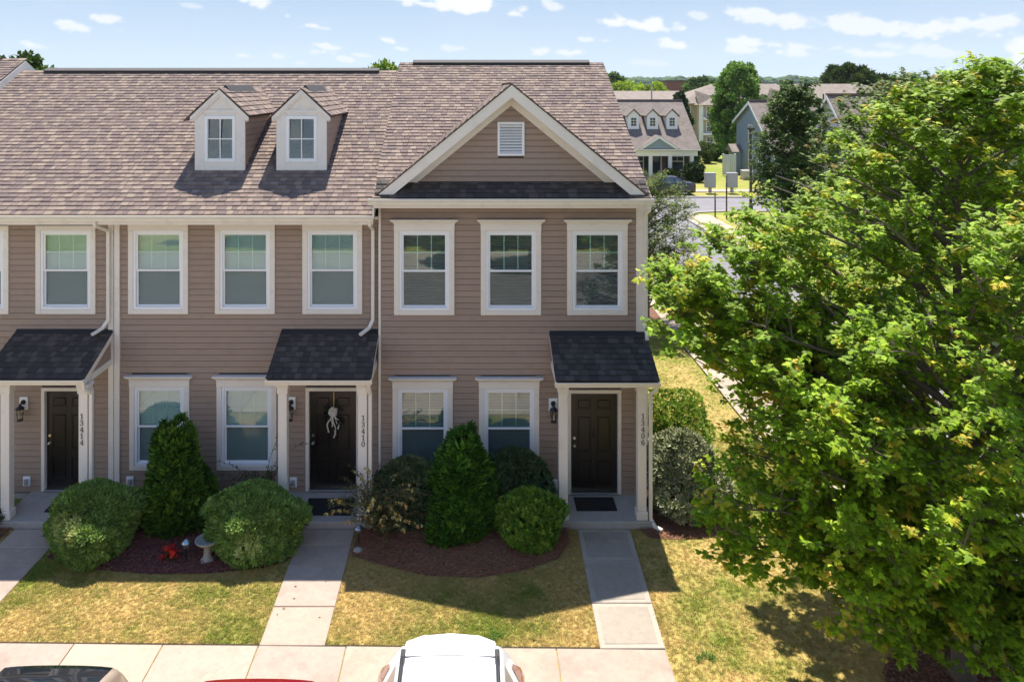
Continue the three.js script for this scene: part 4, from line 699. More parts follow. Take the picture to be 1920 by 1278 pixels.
// dense clipped or natural shrub: shoots on lumpy shells, stems inside
function shrub(name, label, category, [x, z], o) {
  const r = rng(o.seed), t = thing(name, label, category, [x, 0, z], 0, o.group), list = [], { rx, h, rz = rx, n, geo, mat = M.leaf, cols, y0 = 0.04, profile = 'dome' } = o;
  const lumps = Array.from({ length: o.lumps ?? 26 }, () => ({ a: r() * 6.283, t: r(), k: 0.1 + 0.14 * r() }));
  const width = (q) => profile === 'cone' ? Math.pow(1 - q, 0.62) * (0.86 + 0.14 * Math.min(1, q * 6)) + 0.06 : profile === 'vase' ? 0.55 + 0.45 * Math.sin(Math.min(1, q * 1.25) * 1.57) * (q > 0.8 ? Math.sqrt(Math.max(0.02, 1 - ((q - 0.8) / 0.2) ** 2)) : 1) : Math.sqrt(Math.max(0.02, 1 - Math.pow(q, 3))) * (0.84 + 0.16 * Math.min(1, q * 3.5));
  for (let i = 0; i < n; i++) {
    const a = r() * 6.283, q = profile === 'cone' ? 1 - Math.sqrt(1 - r() * 0.995) : r(), w = width(q);
    let bump = 1; for (const L of lumps) { let da = Math.abs(mod(a - L.a + Math.PI, 6.283) - Math.PI), dq = (q - L.t) * 3; bump += L.k * Math.exp(-(da * da * 5 + dq * dq * 4)) - L.k * 0.05; }
    const depth = r() < 0.62 ? 1 - 0.1 * r() : 1 - 0.55 * r(), R = w * bump * depth;
    const p = V(Math.cos(a) * rx * R, y0 + (h - y0) * (q * (0.9 + 0.1 * bump)), Math.sin(a) * rz * R);
    const nrm = V(Math.cos(a) * (1.1 - q * 0.5), profile === 'cone' ? 0.75 : (q - 0.3) * 1.3 + 0.5, Math.sin(a) * (1.1 - q * 0.5)).normalize().add(V(r() - 0.5, r() - 0.35, r() - 0.5).multiplyScalar(0.9)).normalize();
    const tipped = o.tips && depth > 0.93 && r() < o.tips.share && (!o.tips.where || o.tips.where(p, q)) ? o.tips.cols : cols;
    list.push([p, turned(nrm, r() * 6.283), 0.7 + 0.6 * r(), shade(tipped, r)]);
  }
  instances('foliage', geo, mat, list, t).userData.kind = 'stuff';
  const st = B(), ns = profile === 'cone' ? 1 : 6; for (let k = 0; k < ns; k++) { const a = k / ns * 6.283 + r(), e = profile === 'cone' ? [0, h * 0.9, 0] : [Math.cos(a) * rx * 0.6, h * 0.7, Math.sin(a) * rz * 0.6]; st.tube([[0, -0.02, 0], [e[0] * 0.35, e[1] * 0.45, e[2] * 0.35], e], 0.022, 6, 0.006); for (let j = 0; j < 5; j++) { const f = 0.3 + 0.13 * j, b = r() * 6.283; st.tube([[e[0] * f, e[1] * f, e[2] * f], [e[0] * f + Math.cos(b) * rx * 0.4 * (profile === 'cone' ? 1 - f * 0.8 : 1), e[1] * f + 0.12, e[2] * f + Math.sin(b) * rz * 0.4 * (profile === 'cone' ? 1 - f * 0.8 : 1)]], 0.008, 5, 0.003); } }
  st.build('stem', M.twig, t, { local: true });
  return t;
}
const PR = rng(5), PITT = whorl(8, 0.088, 0.034, 1.0, PR), HOLLY = whorl(7, 0.125, 0.05, 0.9, PR), AZALEA = whorl(6, 0.07, 0.028, 0.95, PR), SMALL = whorl(7, 0.062, 0.026, 1.0, PR), SILVER = whorl(6, 0.075, 0.034, 1.0, PR);
const pCol = [[0.18, 0.297, 0.052], [0.24, 0.371, 0.073], [0.132, 0.222, 0.043], [0.324, 0.445, 0.112]], hCol = [[0.054, 0.128, 0.014], [0.088, 0.182, 0.019], [0.041, 0.095, 0.014], [0.149, 0.257, 0.027]];
const pale = { share: 0.8, cols: [[0.52, 0.56, 0.2], [0.42, 0.5, 0.15]] };
shrub('round_shrub', 'rounded grey-green shrub in the bed left, beside the path to door 13414', 'shrub', [-6.96, 1.6], { seed: 41, rx: 0.85, rz: 0.78, h: 1.12, n: 5400, geo: PITT, cols: pCol, tips: { ...pale, where: (p, q) => Math.hypot(p.x + 0.22, p.z - 0.62, (p.y - 0.66) * 1.3) < 0.34 } });
shrub('round_shrub', 'rounded grey-green shrub beside the bird bath and the path to door 13410', 'shrub', [-4.0, 1.62], { seed: 42, rx: 0.87, rz: 0.78, h: 1.14, n: 5400, geo: PITT, cols: pCol.map((c) => c.map((v) => v * 1.07)), tips: { ...pale, where: (p, q) => Math.hypot(p.x - 0.1, p.z - 0.78, (p.y - 0.5) * 1.2) < 0.24 } });
shrub('holly_shrub', 'tall dark conical holly between two rounded grey-green shrubs', 'shrub', [-5.8, 0.78], { seed: 43, rx: 0.72, h: 2.05, n: 2600, geo: HOLLY, mat: M.leafGloss, cols: hCol, profile: 'cone' });
shrub('holly_shrub', 'tall dark conical holly in front of the wall between two lower windows', 'shrub', [-0.24, 0.95], { seed: 44, rx: 0.72, h: 2.05, n: 2700, geo: HOLLY, mat: M.leafGloss, cols: hCol.map(([a, b, c]) => [a * 0.9, b * 1.05, c]), profile: 'cone' });
shrub('dark_shrub', 'dark dull shrub under the window left of the end holly', 'shrub', [-1.28, 0.72], { seed: 45, rx: 0.78, rz: 0.55, h: 1.2, n: 2600, geo: AZALEA, mat: M.leafGloss, cols: [[0.08, 0.125, 0.045], [0.055, 0.095, 0.035], [0.12, 0.165, 0.07], [0.2, 0.21, 0.11]] });
shrub('dark_shrub', 'dark rounded shrub under the window right of the end holly', 'shrub', [0.82, 0.66], { seed: 46, rx: 0.76, rz: 0.52, h: 1.34, n: 2600, geo: AZALEA, mat: M.leafGloss, cols: [[0.065, 0.115, 0.045], [0.05, 0.08, 0.035], [0.1, 0.15, 0.065]] });
shrub('green_shrub', 'low bright green shrub beside the left post of porch 13406', 'shrub', [1.04, 1.36], { seed: 47, rx: 0.66, rz: 0.56, h: 0.93, n: 2500, geo: SMALL, mat: M.leafGloss, cols: [[0.11, 0.24, 0.02], [0.08, 0.17, 0.018], [0.17, 0.3, 0.03], [0.28, 0.37, 0.05]] });
shrub('silver_shrub', 'pale silvery-leaved shrub against the right end corner of the house', 'shrub', [4.2, 0.3], { seed: 48, rx: 0.78, rz: 0.72, h: 1.55, n: 3200, geo: SILVER, mat: M.leafGloss, cols: [[0.26, 0.29, 0.14], [0.36, 0.38, 0.22], [0.19, 0.22, 0.1], [0.44, 0.44, 0.27]] });
shrub('green_shrub', 'bright yellow-green shrub behind the silvery-leaved shrub', 'shrub', [4.35, -1.0], { seed: 49, rx: 0.78, rz: 0.75, h: 1.75, n: 3600, geo: SMALL, cols: [[0.22, 0.36, 0.03], [0.15, 0.27, 0.025], [0.31, 0.43, 0.04], [0.4, 0.42, 0.06]], profile: 'vase', lumps: 40 });
shrub('dark_shrub', 'small dark shrub at the wall behind the left picture edge post', 'shrub', [-9.35, 0.75], { seed: 50, rx: 0.35, rz: 0.32, h: 0.55, n: 800, geo: AZALEA, mat: M.leafGloss, cols: [[0.05, 0.08, 0.03], [0.035, 0.06, 0.025]] });
// loose shrubs of arching stems with small leaves and pale blossom
function archingShrub(name, label, [x, z], o) {
  const r = rng(o.seed), t = thing(name, label, 'shrub', [x, 0, z]), leaves = [], flowers = [], lg = leafGeo(0.042, 0.022), fg = whorl(5, 0.026, 0.024, 1.25, r);
  for (let k = 0; k < o.stems; k++) {
    const fixed = o.reach?.[k], a = fixed ? Math.atan2(fixed[2], fixed[0]) : r() * 6.283, R = fixed ? Math.hypot(fixed[0], fixed[2]) : o.r * (0.35 + 0.75 * r()), H = fixed ? fixed[1] : o.h * (0.45 + 0.6 * r()), pts = [];
    for (let j = 0; j <= 9; j++) { const f = j / 9, y = fixed ? H * Math.sin(f * 1.57) : H * Math.sin(f * (1.6 + 0.7 * r() * 0.3)); pts.push([Math.cos(a) * R * Math.pow(f, 1.35) + (r() - 0.5) * 0.03, y, Math.sin(a) * R * Math.pow(f, 1.35) + (r() - 0.5) * 0.03]); }
    B().tube(pts, 0.007, 5, 0.0022).build('stem', M.twig, t, { local: true });
    for (let j = 0; j < o.leaves; j++) {
      const f = 0.15 + 0.85 * Math.pow(r(), 0.8), s = f * 9, i = Math.min(8, Math.floor(s)), p = V(...pts[i]).lerp(V(...pts[i + 1]), s - i), d = dirOf(r() * 6.283, (r() - 0.2) * 1.2), out = fixed ? 0.02 : 0.05 * r();
      p.addScaledVector(d, out); leaves.push([p, turned(d, r() * 6.283), 0.7 + 0.7 * r(), shade(o.cols, r, 0.3)]);
    }
    if (o.bloom && r() < (fixed ? 0.85 : o.bloom)) for (let j = 0; j < 9; j++) { const f = (o.bloomFrom ?? 0.72) + 0.28 * r(), s = f * 9, i = Math.min(8, Math.floor(s)), p = V(...pts[i]).lerp(V(...pts[i + 1]), s - i), d = dirOf(r() * 6.283, 0.4 + r()); p.addScaledVector(d, 0.02); flowers.push([p, turned(d, 0), 0.8 + 0.6 * r(), shade(o.petals, r, 0.15)]); }
  }
  instances('foliage', lg, M.leaf, leaves, t).userData.kind = 'stuff'; if (flowers.length) instances('blossom', fg, M.leaf, flowers, t).userData.kind = 'stuff';
}
archingShrub('flowering_shrub', 'loose arching shrub with cream and yellow blossom beside path 13410', [-1.75, 1.3], { seed: 61, stems: 110, r: 0.95, h: 1.05, leaves: 46, bloom: 0.22, cols: [[0.12, 0.16, 0.04], [0.16, 0.18, 0.05], [0.19, 0.13, 0.05], [0.09, 0.12, 0.04]], petals: [[0.8, 0.64, 0.14], [0.8, 0.7, 0.34], [0.7, 0.4, 0.14]], reach: [[-0.95, 0.75, 0.1], [-0.85, 0.62, 0.25], [-0.7, 0.9, 0.3], [-0.6, 0.55, 0.5], [-0.3, 1.25, -0.1], [-0.5, 1.1, -0.2]] });
archingShrub('climbing_shrub', 'wispy dark shrub with long thin twigs under the window beside door 13410', [-4.2, 0.42], { seed: 62, stems: 46, r: 0.62, h: 0.78, leaves: 34, bloom: 0, cols: [[0.05, 0.085, 0.025], [0.07, 0.1, 0.03], [0.04, 0.06, 0.02]], petals: [[1, 1, 1]], reach: [[0.95, 1.45, 0.2], [0.5, 1.2, 0.25], [0.55, 1.75, 0.2], [-0.7, 0.85, 0.3], [-0.85, 1.05, 0.1], [0.3, 1.0, 0.4]] });

// branching tree: trunk, limbs that end on an envelope, twigs, leaves at the twig ends
function limbTree(name, label, [x, z], o) {
  const r = rng(o.seed), t = thing(name, label, 'tree', [x, 0, z], 0, o.group), wood = B(), limbs = B(), leaves = [], { h, trunkR, radius, primaries, keep = () => true } = o;
  const trunk = []; for (let k = 0; k <= 8; k++) { const f = k / 8; trunk.push([Math.sin(f * 5 + o.seed) * 0.07 * h * 0.12 * f + (o.lean?.[0] ?? 0) * f, -0.05 + f * h * 0.93, Math.cos(f * 4 + o.seed) * 0.07 * h * 0.12 * f + (o.lean?.[1] ?? 0) * f]); }
  wood.tube(trunk, trunkR, 10, 0.018); wood.tube([[0, -0.05, 0], [0, 0.12, 0]], trunkR * 1.5, 10, trunkR * 1.02);
  const at = (y) => { const f = clamp01((y + 0.05) / (h * 0.93)) * 8, i = Math.min(7, Math.floor(f)); return V(...trunk[i]).lerp(V(...trunk[i + 1]), f - i); };
  const list = []; for (let k = 0; k < primaries; k++) { const f = (k + r()) / primaries, y = mix(o.low, h, Math.pow(f, 0.9)), a = k * 2.39996 + (r() - 0.5) * 0.7, R = radius(y, a) * (0.78 + 0.28 * r()); list.push([Math.cos(a) * R, y, Math.sin(a) * R]); }
  for (const e of o.extra ?? []) list.push(e);
  const W = V(x, 0, z);
  for (const e of list) {
    const E = V(...e), R = Math.hypot(E.x, E.z), y0 = Math.max(o.fork ?? h * 0.12, E.y - R * (0.55 + 0.25 * r())), S = at(y0), L = S.distanceTo(E), n = Math.max(4, Math.round(L / 0.45)), pts = [];
    for (let k = 0; k <= n; k++) { const f = k / n, p = S.clone().lerp(E, f); p.y += Math.sin(f * Math.PI) * L * 0.06; p.add(V(r() - 0.5, r() - 0.5, r() - 0.5).multiplyScalar(k && k < n ? 0.09 * Math.min(1, L / 3) : 0)); pts.push(p); }
    const r0 = Math.min(trunkR * 0.5, 0.012 + L * 0.011);
    limbs.tube(pts.map((p) => p.toArray()), r0, 6, 0.006);
    const spread = (base, dir, len, depth) => {
      const tip = base.clone().addScaledVector(dir, len); tip.y += len * 0.12; if (!keep(tip.clone().add(W))) return;
      const mid = base.clone().lerp(tip, 0.5).add(V(0, len * 0.04, 0)); limbs.tube([base.toArray(), mid.toArray(), tip.toArray()], 0.007 * depth + 0.002, 4, 0.0025);
      if (depth > 0) for (let k = 0; k < o.fork2; k++) { const f = 0.35 + 0.65 * r(), d = dir.clone().add(V(r() - 0.5, r() - 0.42, r() - 0.5).multiplyScalar(1.7)).normalize(); spread(base.clone().lerp(tip, f), d, len * (0.45 + 0.35 * r()), depth - 1); }
      const nl = Math.round(o.leaves * (depth ? 0.5 : 1));
      const young = r() < o.young, tone = 0.8 + 0.4 * r();
      for (let k = 0; k < nl; k++) {
        const f = 0.25 + 0.8 * Math.pow(r(), 0.6), p = base.clone().lerp(tip, f), d = dirOf(r() * 6.283, (r() - 0.45) * 1.1); p.addScaledVector(d, o.size * (0.2 + 0.6 * r())); p.y += (r() - 0.5) * o.size * 0.7;
        const face = V((r() - 0.5) * 1.1, 0.65 + 0.5 * r(), (r() - 0.5) * 1.1 + 0.15).normalize(), y2 = d.clone().addScaledVector(face, -d.dot(face)).normalize(), x2 = y2.clone().cross(face);
        const q = new THREE.Quaternion().setFromRotationMatrix(new THREE.Matrix4().makeBasis(x2, y2, face));
        const c = shade(young && f > 0.6 ? o.youngCols : o.cols, r, 0.28).map((v) => v * tone); leaves.push([p, q, 0.62 + 0.65 * r(), c]);
      }
    };
    for (let k = Math.max(1, Math.floor(n * o.bare)); k <= n; k++) for (let j = 0; j < (k === n ? 3 : o.side); j++) {
      const along = pts[k].clone().sub(pts[k - 1]).normalize(), d = along.multiplyScalar(k === n ? 1 : 0.55).add(V(r() - 0.5, (r() - 0.38) * 0.8, r() - 0.5).multiplyScalar(1.5)).normalize();
      spread(pts[k], d, (o.twig ?? 0.55) * (0.6 + 0.7 * r()) * (0.6 + 0.4 * Math.min(1, L / 2.5)), 1);
    }
  }
  wood.build('trunk', M.bark, t, { local: true }); limbs.build('limb', M.bark, t, { local: true });
  // the leaves that show largest as leaves of their own, the rest as the crown
  const near = o.single ? leaves.map((l, i) => [l[0].clone().add(W).distanceTo(camera.position) + ((p) => { const [a, b] = PX(p.x, p.y, p.z); return a > -0.612 && a < 0.712 && b > -0.76 ? 0 : 1e3; })(l[0].clone().add(W)), i]).sort((a, b) => a[0] - b[0]).slice(0, o.single).map((e) => e[1]) : [], own = new Set(near), bins = new Map();
  for (const i of near) { const [p, q, s, c] = leaves[i], key = c.map((v) => Math.round(v * 18) / 18).join(); if (!bins.has(key)) { const m = M.leaf.clone(); m.color.setRGB(...c); bins.set(key, m); } const m = new THREE.Mesh(o.geo, bins.get(key)); m.name = 'leaf'; m.position.copy(p); m.quaternion.copy(q); m.scale.setScalar(s); m.castShadow = m.receiveShadow = true; t.add(m); }
  const crown = instances('crown', o.geo, o.mat ?? M.leaf, leaves.filter((_, i) => !own.has(i)), t); crown.userData.kind = 'stuff';
  return t;
}
const mapleCols = [[0.215, 0.35, 0.01], [0.265, 0.41, 0.012], [0.165, 0.28, 0.01], [0.33, 0.45, 0.016]], mapleYoung = [[0.5, 0.54, 0.03], [0.58, 0.5, 0.04], [0.4, 0.5, 0.02], [0.6, 0.45, 0.05]];
const envelope = (table) => (y) => { for (let i = 0; i + 1 < table.length; i++) if (y <= table[i + 1][0]) return mix(table[i][1], table[i + 1][1], clamp01((y - table[i][0]) / (table[i + 1][0] - table[i][0]))); return table.at(-1)[1]; };
const MAPLE_EDGE = envelope([[2, 1.5], [4.6, 2.1], [5.8, 2.25], [6.05, 2.9], [6.5, 3.5], [6.75, 4.2], [7.0, 4.7], [7.3, 5.1], [8.0, 5.5], [8.4, 6.1], [8.9, 7.0]]);
const MAPLE = envelope([[1.0, 1.2], [1.6, 2.2], [2.2, 3.1], [2.8, 3.5], [3.4, 3.6], [4.4, 3.8], [5.6, 3.9], [6.6, 3.1], [7.2, 2.3], [7.7, 1.5], [8.2, 0.8], [8.6, 0.3]]);
limbTree('maple_tree', 'large yellow-green maple filling the right side beside the front lawn', [7.0, 4.7], {
  seed: 7, h: 8.5, trunkR: 0.15, low: 1.3, fork: 0.9, primaries: 104, radius: (y, a) => MAPLE(y) * (1 - 0.22 * Math.max(0, Math.sin(a))), side: 3, fork2: 3, bare: 0.3, leaves: 20, size: 0.08, twig: 0.5, young: 0.17, cols: mapleCols, youngCols: mapleYoung, geo: mapleLeaf(0.08), single: 300,
  keep: (p) => p.x > MAPLE_EDGE(p.y) + Math.max(0, 4.7 - p.z) * 0.35 && p.y > 2.25 - (p.x - 3.2) * 0.4 && p.y < 9 - 0.13 * Math.max(0, p.z - 4) && (p.x > 4.5 || (p.z > 4.85 - p.y / 2.7 && p.z < 8.6 && (p.x > 3.4 || p.y > 4.6 || (p.y < 3.2 && p.x > 2.9)))),
  extra: [[-4.4, 5.8, -0.3], [-4.2, 5.55, -0.2], [-4.05, 5.3, 0.3], [-3.6, 4.7, 0.6], [-4.0, 5.75, 0.2], [-3.9, 5.2, 0.1], [-3.6, 6.3, -0.4], [-3.3, 6.1, 0.3], [-4.0, 5.0, 0.5], [-3.5, 5.4, 0.9], [-2.6, 6.6, 0.2], [-3.4, 3.6, 0.8], [-3.3, 4.0, 0.6], [-3.2, 4.4, 0.4], [-3.4, 3.3, 1.2], [-3.0, 3.8, 1.5], [-2.8, 3.4, 0.3], [-3.1, 4.7, 0.1], [-2.4, 4.2, 1.8], [-2.2, 3.0, 2.0], [-3.7, 2.9, 0.5], [-3.8, 2.6, 0.9], [-3.4, 2.5, 1.1], [-3.0, 2.2, 0.8], [-3.7, 3.1, 1.1], [-2.3, 1.8, 1.0], [-1.8, 1.5, 1.4], [1.5, 1.3, 1.2], [2.5, 1.6, 0.6], [0.6, 1.3, 2.0], [0, 1.25, 2.4], [1, 1.4, 2.5], [-0.7, 1.5, 2.2], [1.8, 1.2, 1.9], [2.6, 1.5, 1.5], [3.2, 1.8, 0.8], [3.2, 1.4, -0.5], [2.8, 1.2, 2.2], [0.4, 0.95, 1.7], [0.1, 0.9, 2.0], [0.8, 0.85, 1.9], [-0.3, 1.0, 1.9], [1.3, 0.9, 1.8], [0.4, 8.75, 0.2], [0.9, 8.6, -0.4], [-0.5, 8.2, -0.7], [-1.9, 7.35, 0.2]],
});
// ------------------------------------------------------------ small things at the doors and in the beds
function doormat(label, x, z, w, d, mat) { const t = thing('doormat', label, 'doormat', [x, 0.14, z]); B().cbox(x - w / 2, x + w / 2, 0.141, 0.156, z - d / 2, z + d / 2, 0.005).build('mat', mat, t); B().cbox(x - w / 2 + 0.05, x + w / 2 - 0.05, 0.1565, 0.162, z - d / 2 + 0.05, z + d / 2 - 0.05, 0.003).build('pile', tint(mat, 1.4), t); }
const MATDARK = std(0.018, 0.015, 0.014, 0.98, { map: T.speck });
doormat('dark brown doormat at the door of number 13406', 2.42, 0.38, 0.8, 0.5, MATDARK);
doormat('black doormat at the ribboned door of number 13410', -2.85, 0.48, 0.95, 0.62, std(0.012, 0.012, 0.014, 0.98, { map: T.speck }));
doormat('black doormat at the door of number 13414', -8.0, 0.4, 0.8, 0.55, std(0.015, 0.014, 0.014, 0.98, { map: T.speck }));
{ // ribbon spray hanging on the middle door
  const t = thing('door_spray', 'silvery ribbon bow with trailing ends hanging on the middle door', 'door decoration', [-2.88, 1.75, -0.1]), r = rng(71), RIB = std(0.62, 0.58, 0.54, 0.6), X = -2.88, z = -0.15;
  B().box(X - 0.012, X + 0.012, 1.83, 2.2, z - 0.004, z - 0.001).build('hanger', std(0.42, 0.32, 0.12, 0.5), t);
  const loop = B(); for (let k = 0; k < 11; k++) { const a = k / 11 * 6.283 + r() * 0.3, R = 0.075 + 0.03 * r(), up = V(Math.cos(a), Math.sin(a), 0), side = V(-Math.sin(a), Math.cos(a), 0.3).normalize(), pt = (f, o) => { const w = Math.sin(f * Math.PI); return V(X, 1.78, z + 0.03).addScaledVector(up, R * Math.sin(f * Math.PI) * 1.1).addScaledVector(V(0, 0, 1), 0.05 * Math.sin(f * 6.283) + 0.02).addScaledVector(side, o * 0.02 * (0.5 + w)).toArray(); }; for (let i = 0; i < 8; i++) loop.quad(pt(i / 8, -1), pt(i / 8, 1), pt((i + 1) / 8, 1), pt((i + 1) / 8, -1)); } loop.build('bow', RIB, t);
  for (const [dx, len, wob] of [[-0.13, 0.42, 1], [-0.05, 0.3, 2], [0.02, 0.52, 3], [0.12, 0.34, 4], [0.06, 0.46, 5]]) { const b = B(); const p = (f, o) => [X + dx * Math.sin(f * 1.57) + 0.025 * Math.sin(f * 7 + wob) + o * 0.014, 1.76 - len * f, z + 0.035 + 0.015 * Math.cos(f * 9 + wob)]; for (let i = 0; i < 10; i++) b.quad(p(i / 10, -1), p(i / 10, 1), p((i + 1) / 10, 1), p((i + 1) / 10, -1)); b.build('ribbon', RIB, t); }
  instances('greenery', leafGeo(0.09, 0.03), M.leaf, Array.from({ length: 90 }, () => { const a = r() * 6.283, R = 0.17 * Math.sqrt(r()); return [V(Math.cos(a) * R, Math.sin(a) * R * 1.5 - 0.08, -0.045 + 0.02 * r()), turned(V(Math.cos(a), Math.sin(a), 0.4).normalize(), r() * 6), 0.8 + 0.5 * r(), shade([[0.02, 0.03, 0.012], [0.03, 0.04, 0.015]], r)]; }), t).userData.kind = 'stuff';
}
{ const t = thing('bird_bath', 'pale stone bird bath half hidden by the rounded shrub', 'bird bath', [-4.75, 0, 1.98]); B().lathe([[0.001, 0], [0.14, 0], [0.145, 0.03], [0.1, 0.06], [0.075, 0.14], [0.07, 0.26], [0.09, 0.3], [0.001, 0.3]].map(([a, b]) => [a * 0.85, b * 0.9]), [-4.75, 0.0, 1.98], 18).build('pedestal', M.stone, t); B().lathe([[0.06, 0.3], [0.16, 0.33], [0.24, 0.4], [0.255, 0.43], [0.235, 0.435], [0.2, 0.4], [0.1, 0.36], [0.001, 0.355]].map(([a, b]) => [a * 0.85, b * 0.9]), [-4.75, 0, 1.98], 22).build('basin', M.stone, t); }
{ const t = thing('red_flowers', 'small clump of red flowers on the dark wood chips', 'flowers', [-5.42, 0, 1.95]), r = rng(73); instances('petals', whorl(6, 0.05, 0.035, 1.1, r), M.leaf, Array.from({ length: 20 }, () => [V((r() - 0.5) * 0.26, 0.05 + 0.14 * r(), (r() - 0.5) * 0.22), turned(dirOf(r() * 6, 0.7 + r()), 0), 0.8 + 0.6 * r(), shade([[0.62, 0.03, 0.02], [0.5, 0.02, 0.02], [0.7, 0.06, 0.03]], r)]), t).userData.kind = 'stuff'; instances('leaves', leafGeo(0.07, 0.03), M.leaf, Array.from({ length: 40 }, () => [V((r() - 0.5) * 0.3, 0.02 + 0.06 * r(), (r() - 0.5) * 0.24), turned(dirOf(r() * 6, 0.4), r() * 6), 1, shade([[0.05, 0.1, 0.02]], r)]), t).userData.kind = 'stuff'; }
function solarLight(label, x, z) { const t = thing('garden_light', label, 'garden light', [x, 0, z]); B().lathe([[0.01, -0.02], [0.012, 0.2], [0.02, 0.22]], [x, 0, z], 8).build('stake', M.black, t); B().lathe([[0.05, 0.22], [0.06, 0.3], [0.052, 0.31]], [x, 0, z], 12).build('shade', M.lampGlass, t); B().lathe([[0.001, 0.37], [0.05, 0.345], [0.085, 0.31], [0.085, 0.3], [0.001, 0.3]], [x, 0, z], 14).build('cap', M.nickel, t); }
solarLight('small silver garden light between the red flowers and the bird bath', -5.14, 1.95);
solarLight('small silver garden light at the edge of path 13410 beside the flowering shrub', -2.12, 1.5);
{ const t = thing('rock', 'small grey rock lying at the edge of the flowering shrub bed', 'rock', [-2.1, 0.02, 1.72]); const g = new THREE.IcosahedronGeometry(0.075, 3), p = g.attributes.position, r = rng(4); for (let i = 0; i < p.count; i++) { const v = V(p.getX(i), p.getY(i), p.getZ(i)), k = 0.85 + 0.35 * vn(v.x * 14 + 50, v.y * 14 + v.z * 9 + 50, 200, 5); p.setXYZ(i, v.x * k * 1.25, v.y * k * 0.7, v.z * k); } g.computeVertexNormals(); B().geo(g).build('stone', M.stone, t, { local: true }); }

// ------------------------------------------------------------ cars: lofted shell, glass and lamps laid on it, wheels
function car(label, [x, z], turn, o) {
  const t = thing(o.name ?? 'parked_car', label, 'car', [0, 0, 0]), paint = new THREE.MeshPhysicalMaterial({ color: rgb(...o.paint), roughness: 0.32, clearcoat: 1, clearcoatRoughness: 0.06, metalness: o.metal ?? 0 }), glass = new THREE.MeshPhysicalMaterial({ color: rgb(...(o.glass ?? [0.012, 0.016, 0.022])), roughness: 0.06, clearcoat: 1, clearcoatRoughness: 0.03 });
  const { L, W, H } = o, belt = o.belt ?? 0.62 * H, N = 44, top = o.top, cab = (u) => { for (let i = 0; i + 1 < top.length; i++) if (u <= top[i + 1][0]) return mix(top[i][1], top[i + 1][1], sm(clamp01((u - top[i][0]) / (top[i + 1][0] - top[i][0])))); return top.at(-1)[1]; };
  // u runs from the tail (0) to the nose (1); half outline of one station
  const ring = (u) => {
    const e = Math.min(1, Math.min(u / (o.tailRound ?? 0.09), (1 - u) / 0.09)), w = W / 2 * (0.8 + 0.2 * Math.sqrt(1 - (1 - e) ** 2)), y = cab(u) * H, b = Math.min(belt * (0.95 + 0.05 * e), y - 0.05), k = clamp01((y - b - 0.06) / (H - belt - 0.1)), rw = w * mix(0.93, o.roofW ?? 0.7, k), lift = mix(0.02, 0.05, k);
    return [[w * 0.82, 0.2], [w * 0.96, 0.26], [w, 0.42], [w * 1.0, b * 0.72], [w * 0.985, b - 0.06], [w * 0.955, b], [mix(w * 0.955, rw, 0.12), mix(b, y, 0.12)], [mix(w * 0.94, rw, 0.5), mix(b, y, 0.5)], [mix(w * 0.92, rw, 0.86), mix(b, y - lift, 0.9)], [rw * 0.975, y - lift * 0.75], [rw * 0.9, y - lift * 0.32], [rw * 0.7, y], [rw * 0.4, y + lift * 0.22], [0, y + lift * 0.3]];
  };
  const us = Array.from({ length: N + 1 }, (_, i) => i / N), G = us.map((u) => ring(u).map(([w, y]) => [w, y, (u - 0.5) * L + (u < 0.5 ? 1 : -1) * 0.0]));
  const patch = (name, mat, i0, i1, j0, j1, lift, sides = [1, -1]) => { const pos = [], idx = []; for (const s of sides) { const at = pos.length / 3; for (let i = i0; i <= i1; i++) for (let j = j0; j <= j1; j++) { const P = V(...G[i][j]), a = V(...G[Math.min(i + 1, N)][j]).sub(V(...G[Math.max(i - 1, 0)][j])), c = V(...G[i][Math.min(j + 1, 13)]).sub(V(...G[i][Math.max(j - 1, 0)])), n = a.cross(c).normalize(); if (n.x * P.x + n.y * (P.y - 0.6) < 0) n.negate(); P.addScaledVector(n, lift); pos.push(P.x * s, P.y, P.z); } const m = j1 - j0 + 1; for (let i = 0; i < i1 - i0; i++) for (let j = 0; j < m - 1; j++) { const q = [at + i * m + j, at + i * m + j + 1, at + (i + 1) * m + j + 1, at + (i + 1) * m + j]; s > 0 ? idx.push(q[0], q[1], q[2], q[0], q[2], q[3]) : idx.push(q[2], q[1], q[0], q[3], q[2], q[0]); } }
    const g = new THREE.BufferGeometry(); g.setAttribute('position', new THREE.BufferAttribute(new Float32Array(pos), 3)); g.setIndex(idx); g.computeVertexNormals(); g.setAttribute('uv', new THREE.BufferAttribute(new Float32Array(pos.length / 3 * 2), 2)); const m = new THREE.Mesh(g, mat); m.name = name; m.castShadow = m.receiveShadow = true; t.add(m); return m; };
  patch('body', paint, 0, N, 0, 13, 0);
  { const b = B(); for (const i of [0, N]) for (let j = 0; j < 13; j++) { const a = G[i][j], c = G[i][j + 1]; b.quad(a, c, [-c[0], c[1], c[2]], [-a[0], a[1], a[2]]); } b.box(-W * 0.4, W * 0.4, 0.18, 0.3, -L / 2 + 0.15, L / 2 - 0.15); b.build('bumper', paint, t, { local: true }); }
  for (const [a, c] of o.sideGlass) { patch('side_window', glass, a, c, 6, 8, 0.004, [1]); patch('side_window', glass, a, c, 6, 8, 0.004, [-1]); }
  if (o.windshield) patch('windshield', glass, o.windshield[0], o.windshield[1], 10, 13, 0.004); if (o.rearGlass) patch('rear_window', glass, o.rearGlass[0], o.rearGlass[1], 10, 13, 0.004);
  if (o.sunroof) patch('glass_roof', glass, o.sunroof[0], o.sunroof[1], 10, 13, 0.006);
  const red = new THREE.MeshPhysicalMaterial({ color: rgb(0.22, 0.006, 0.012), roughness: 0.2, clearcoat: 1 });
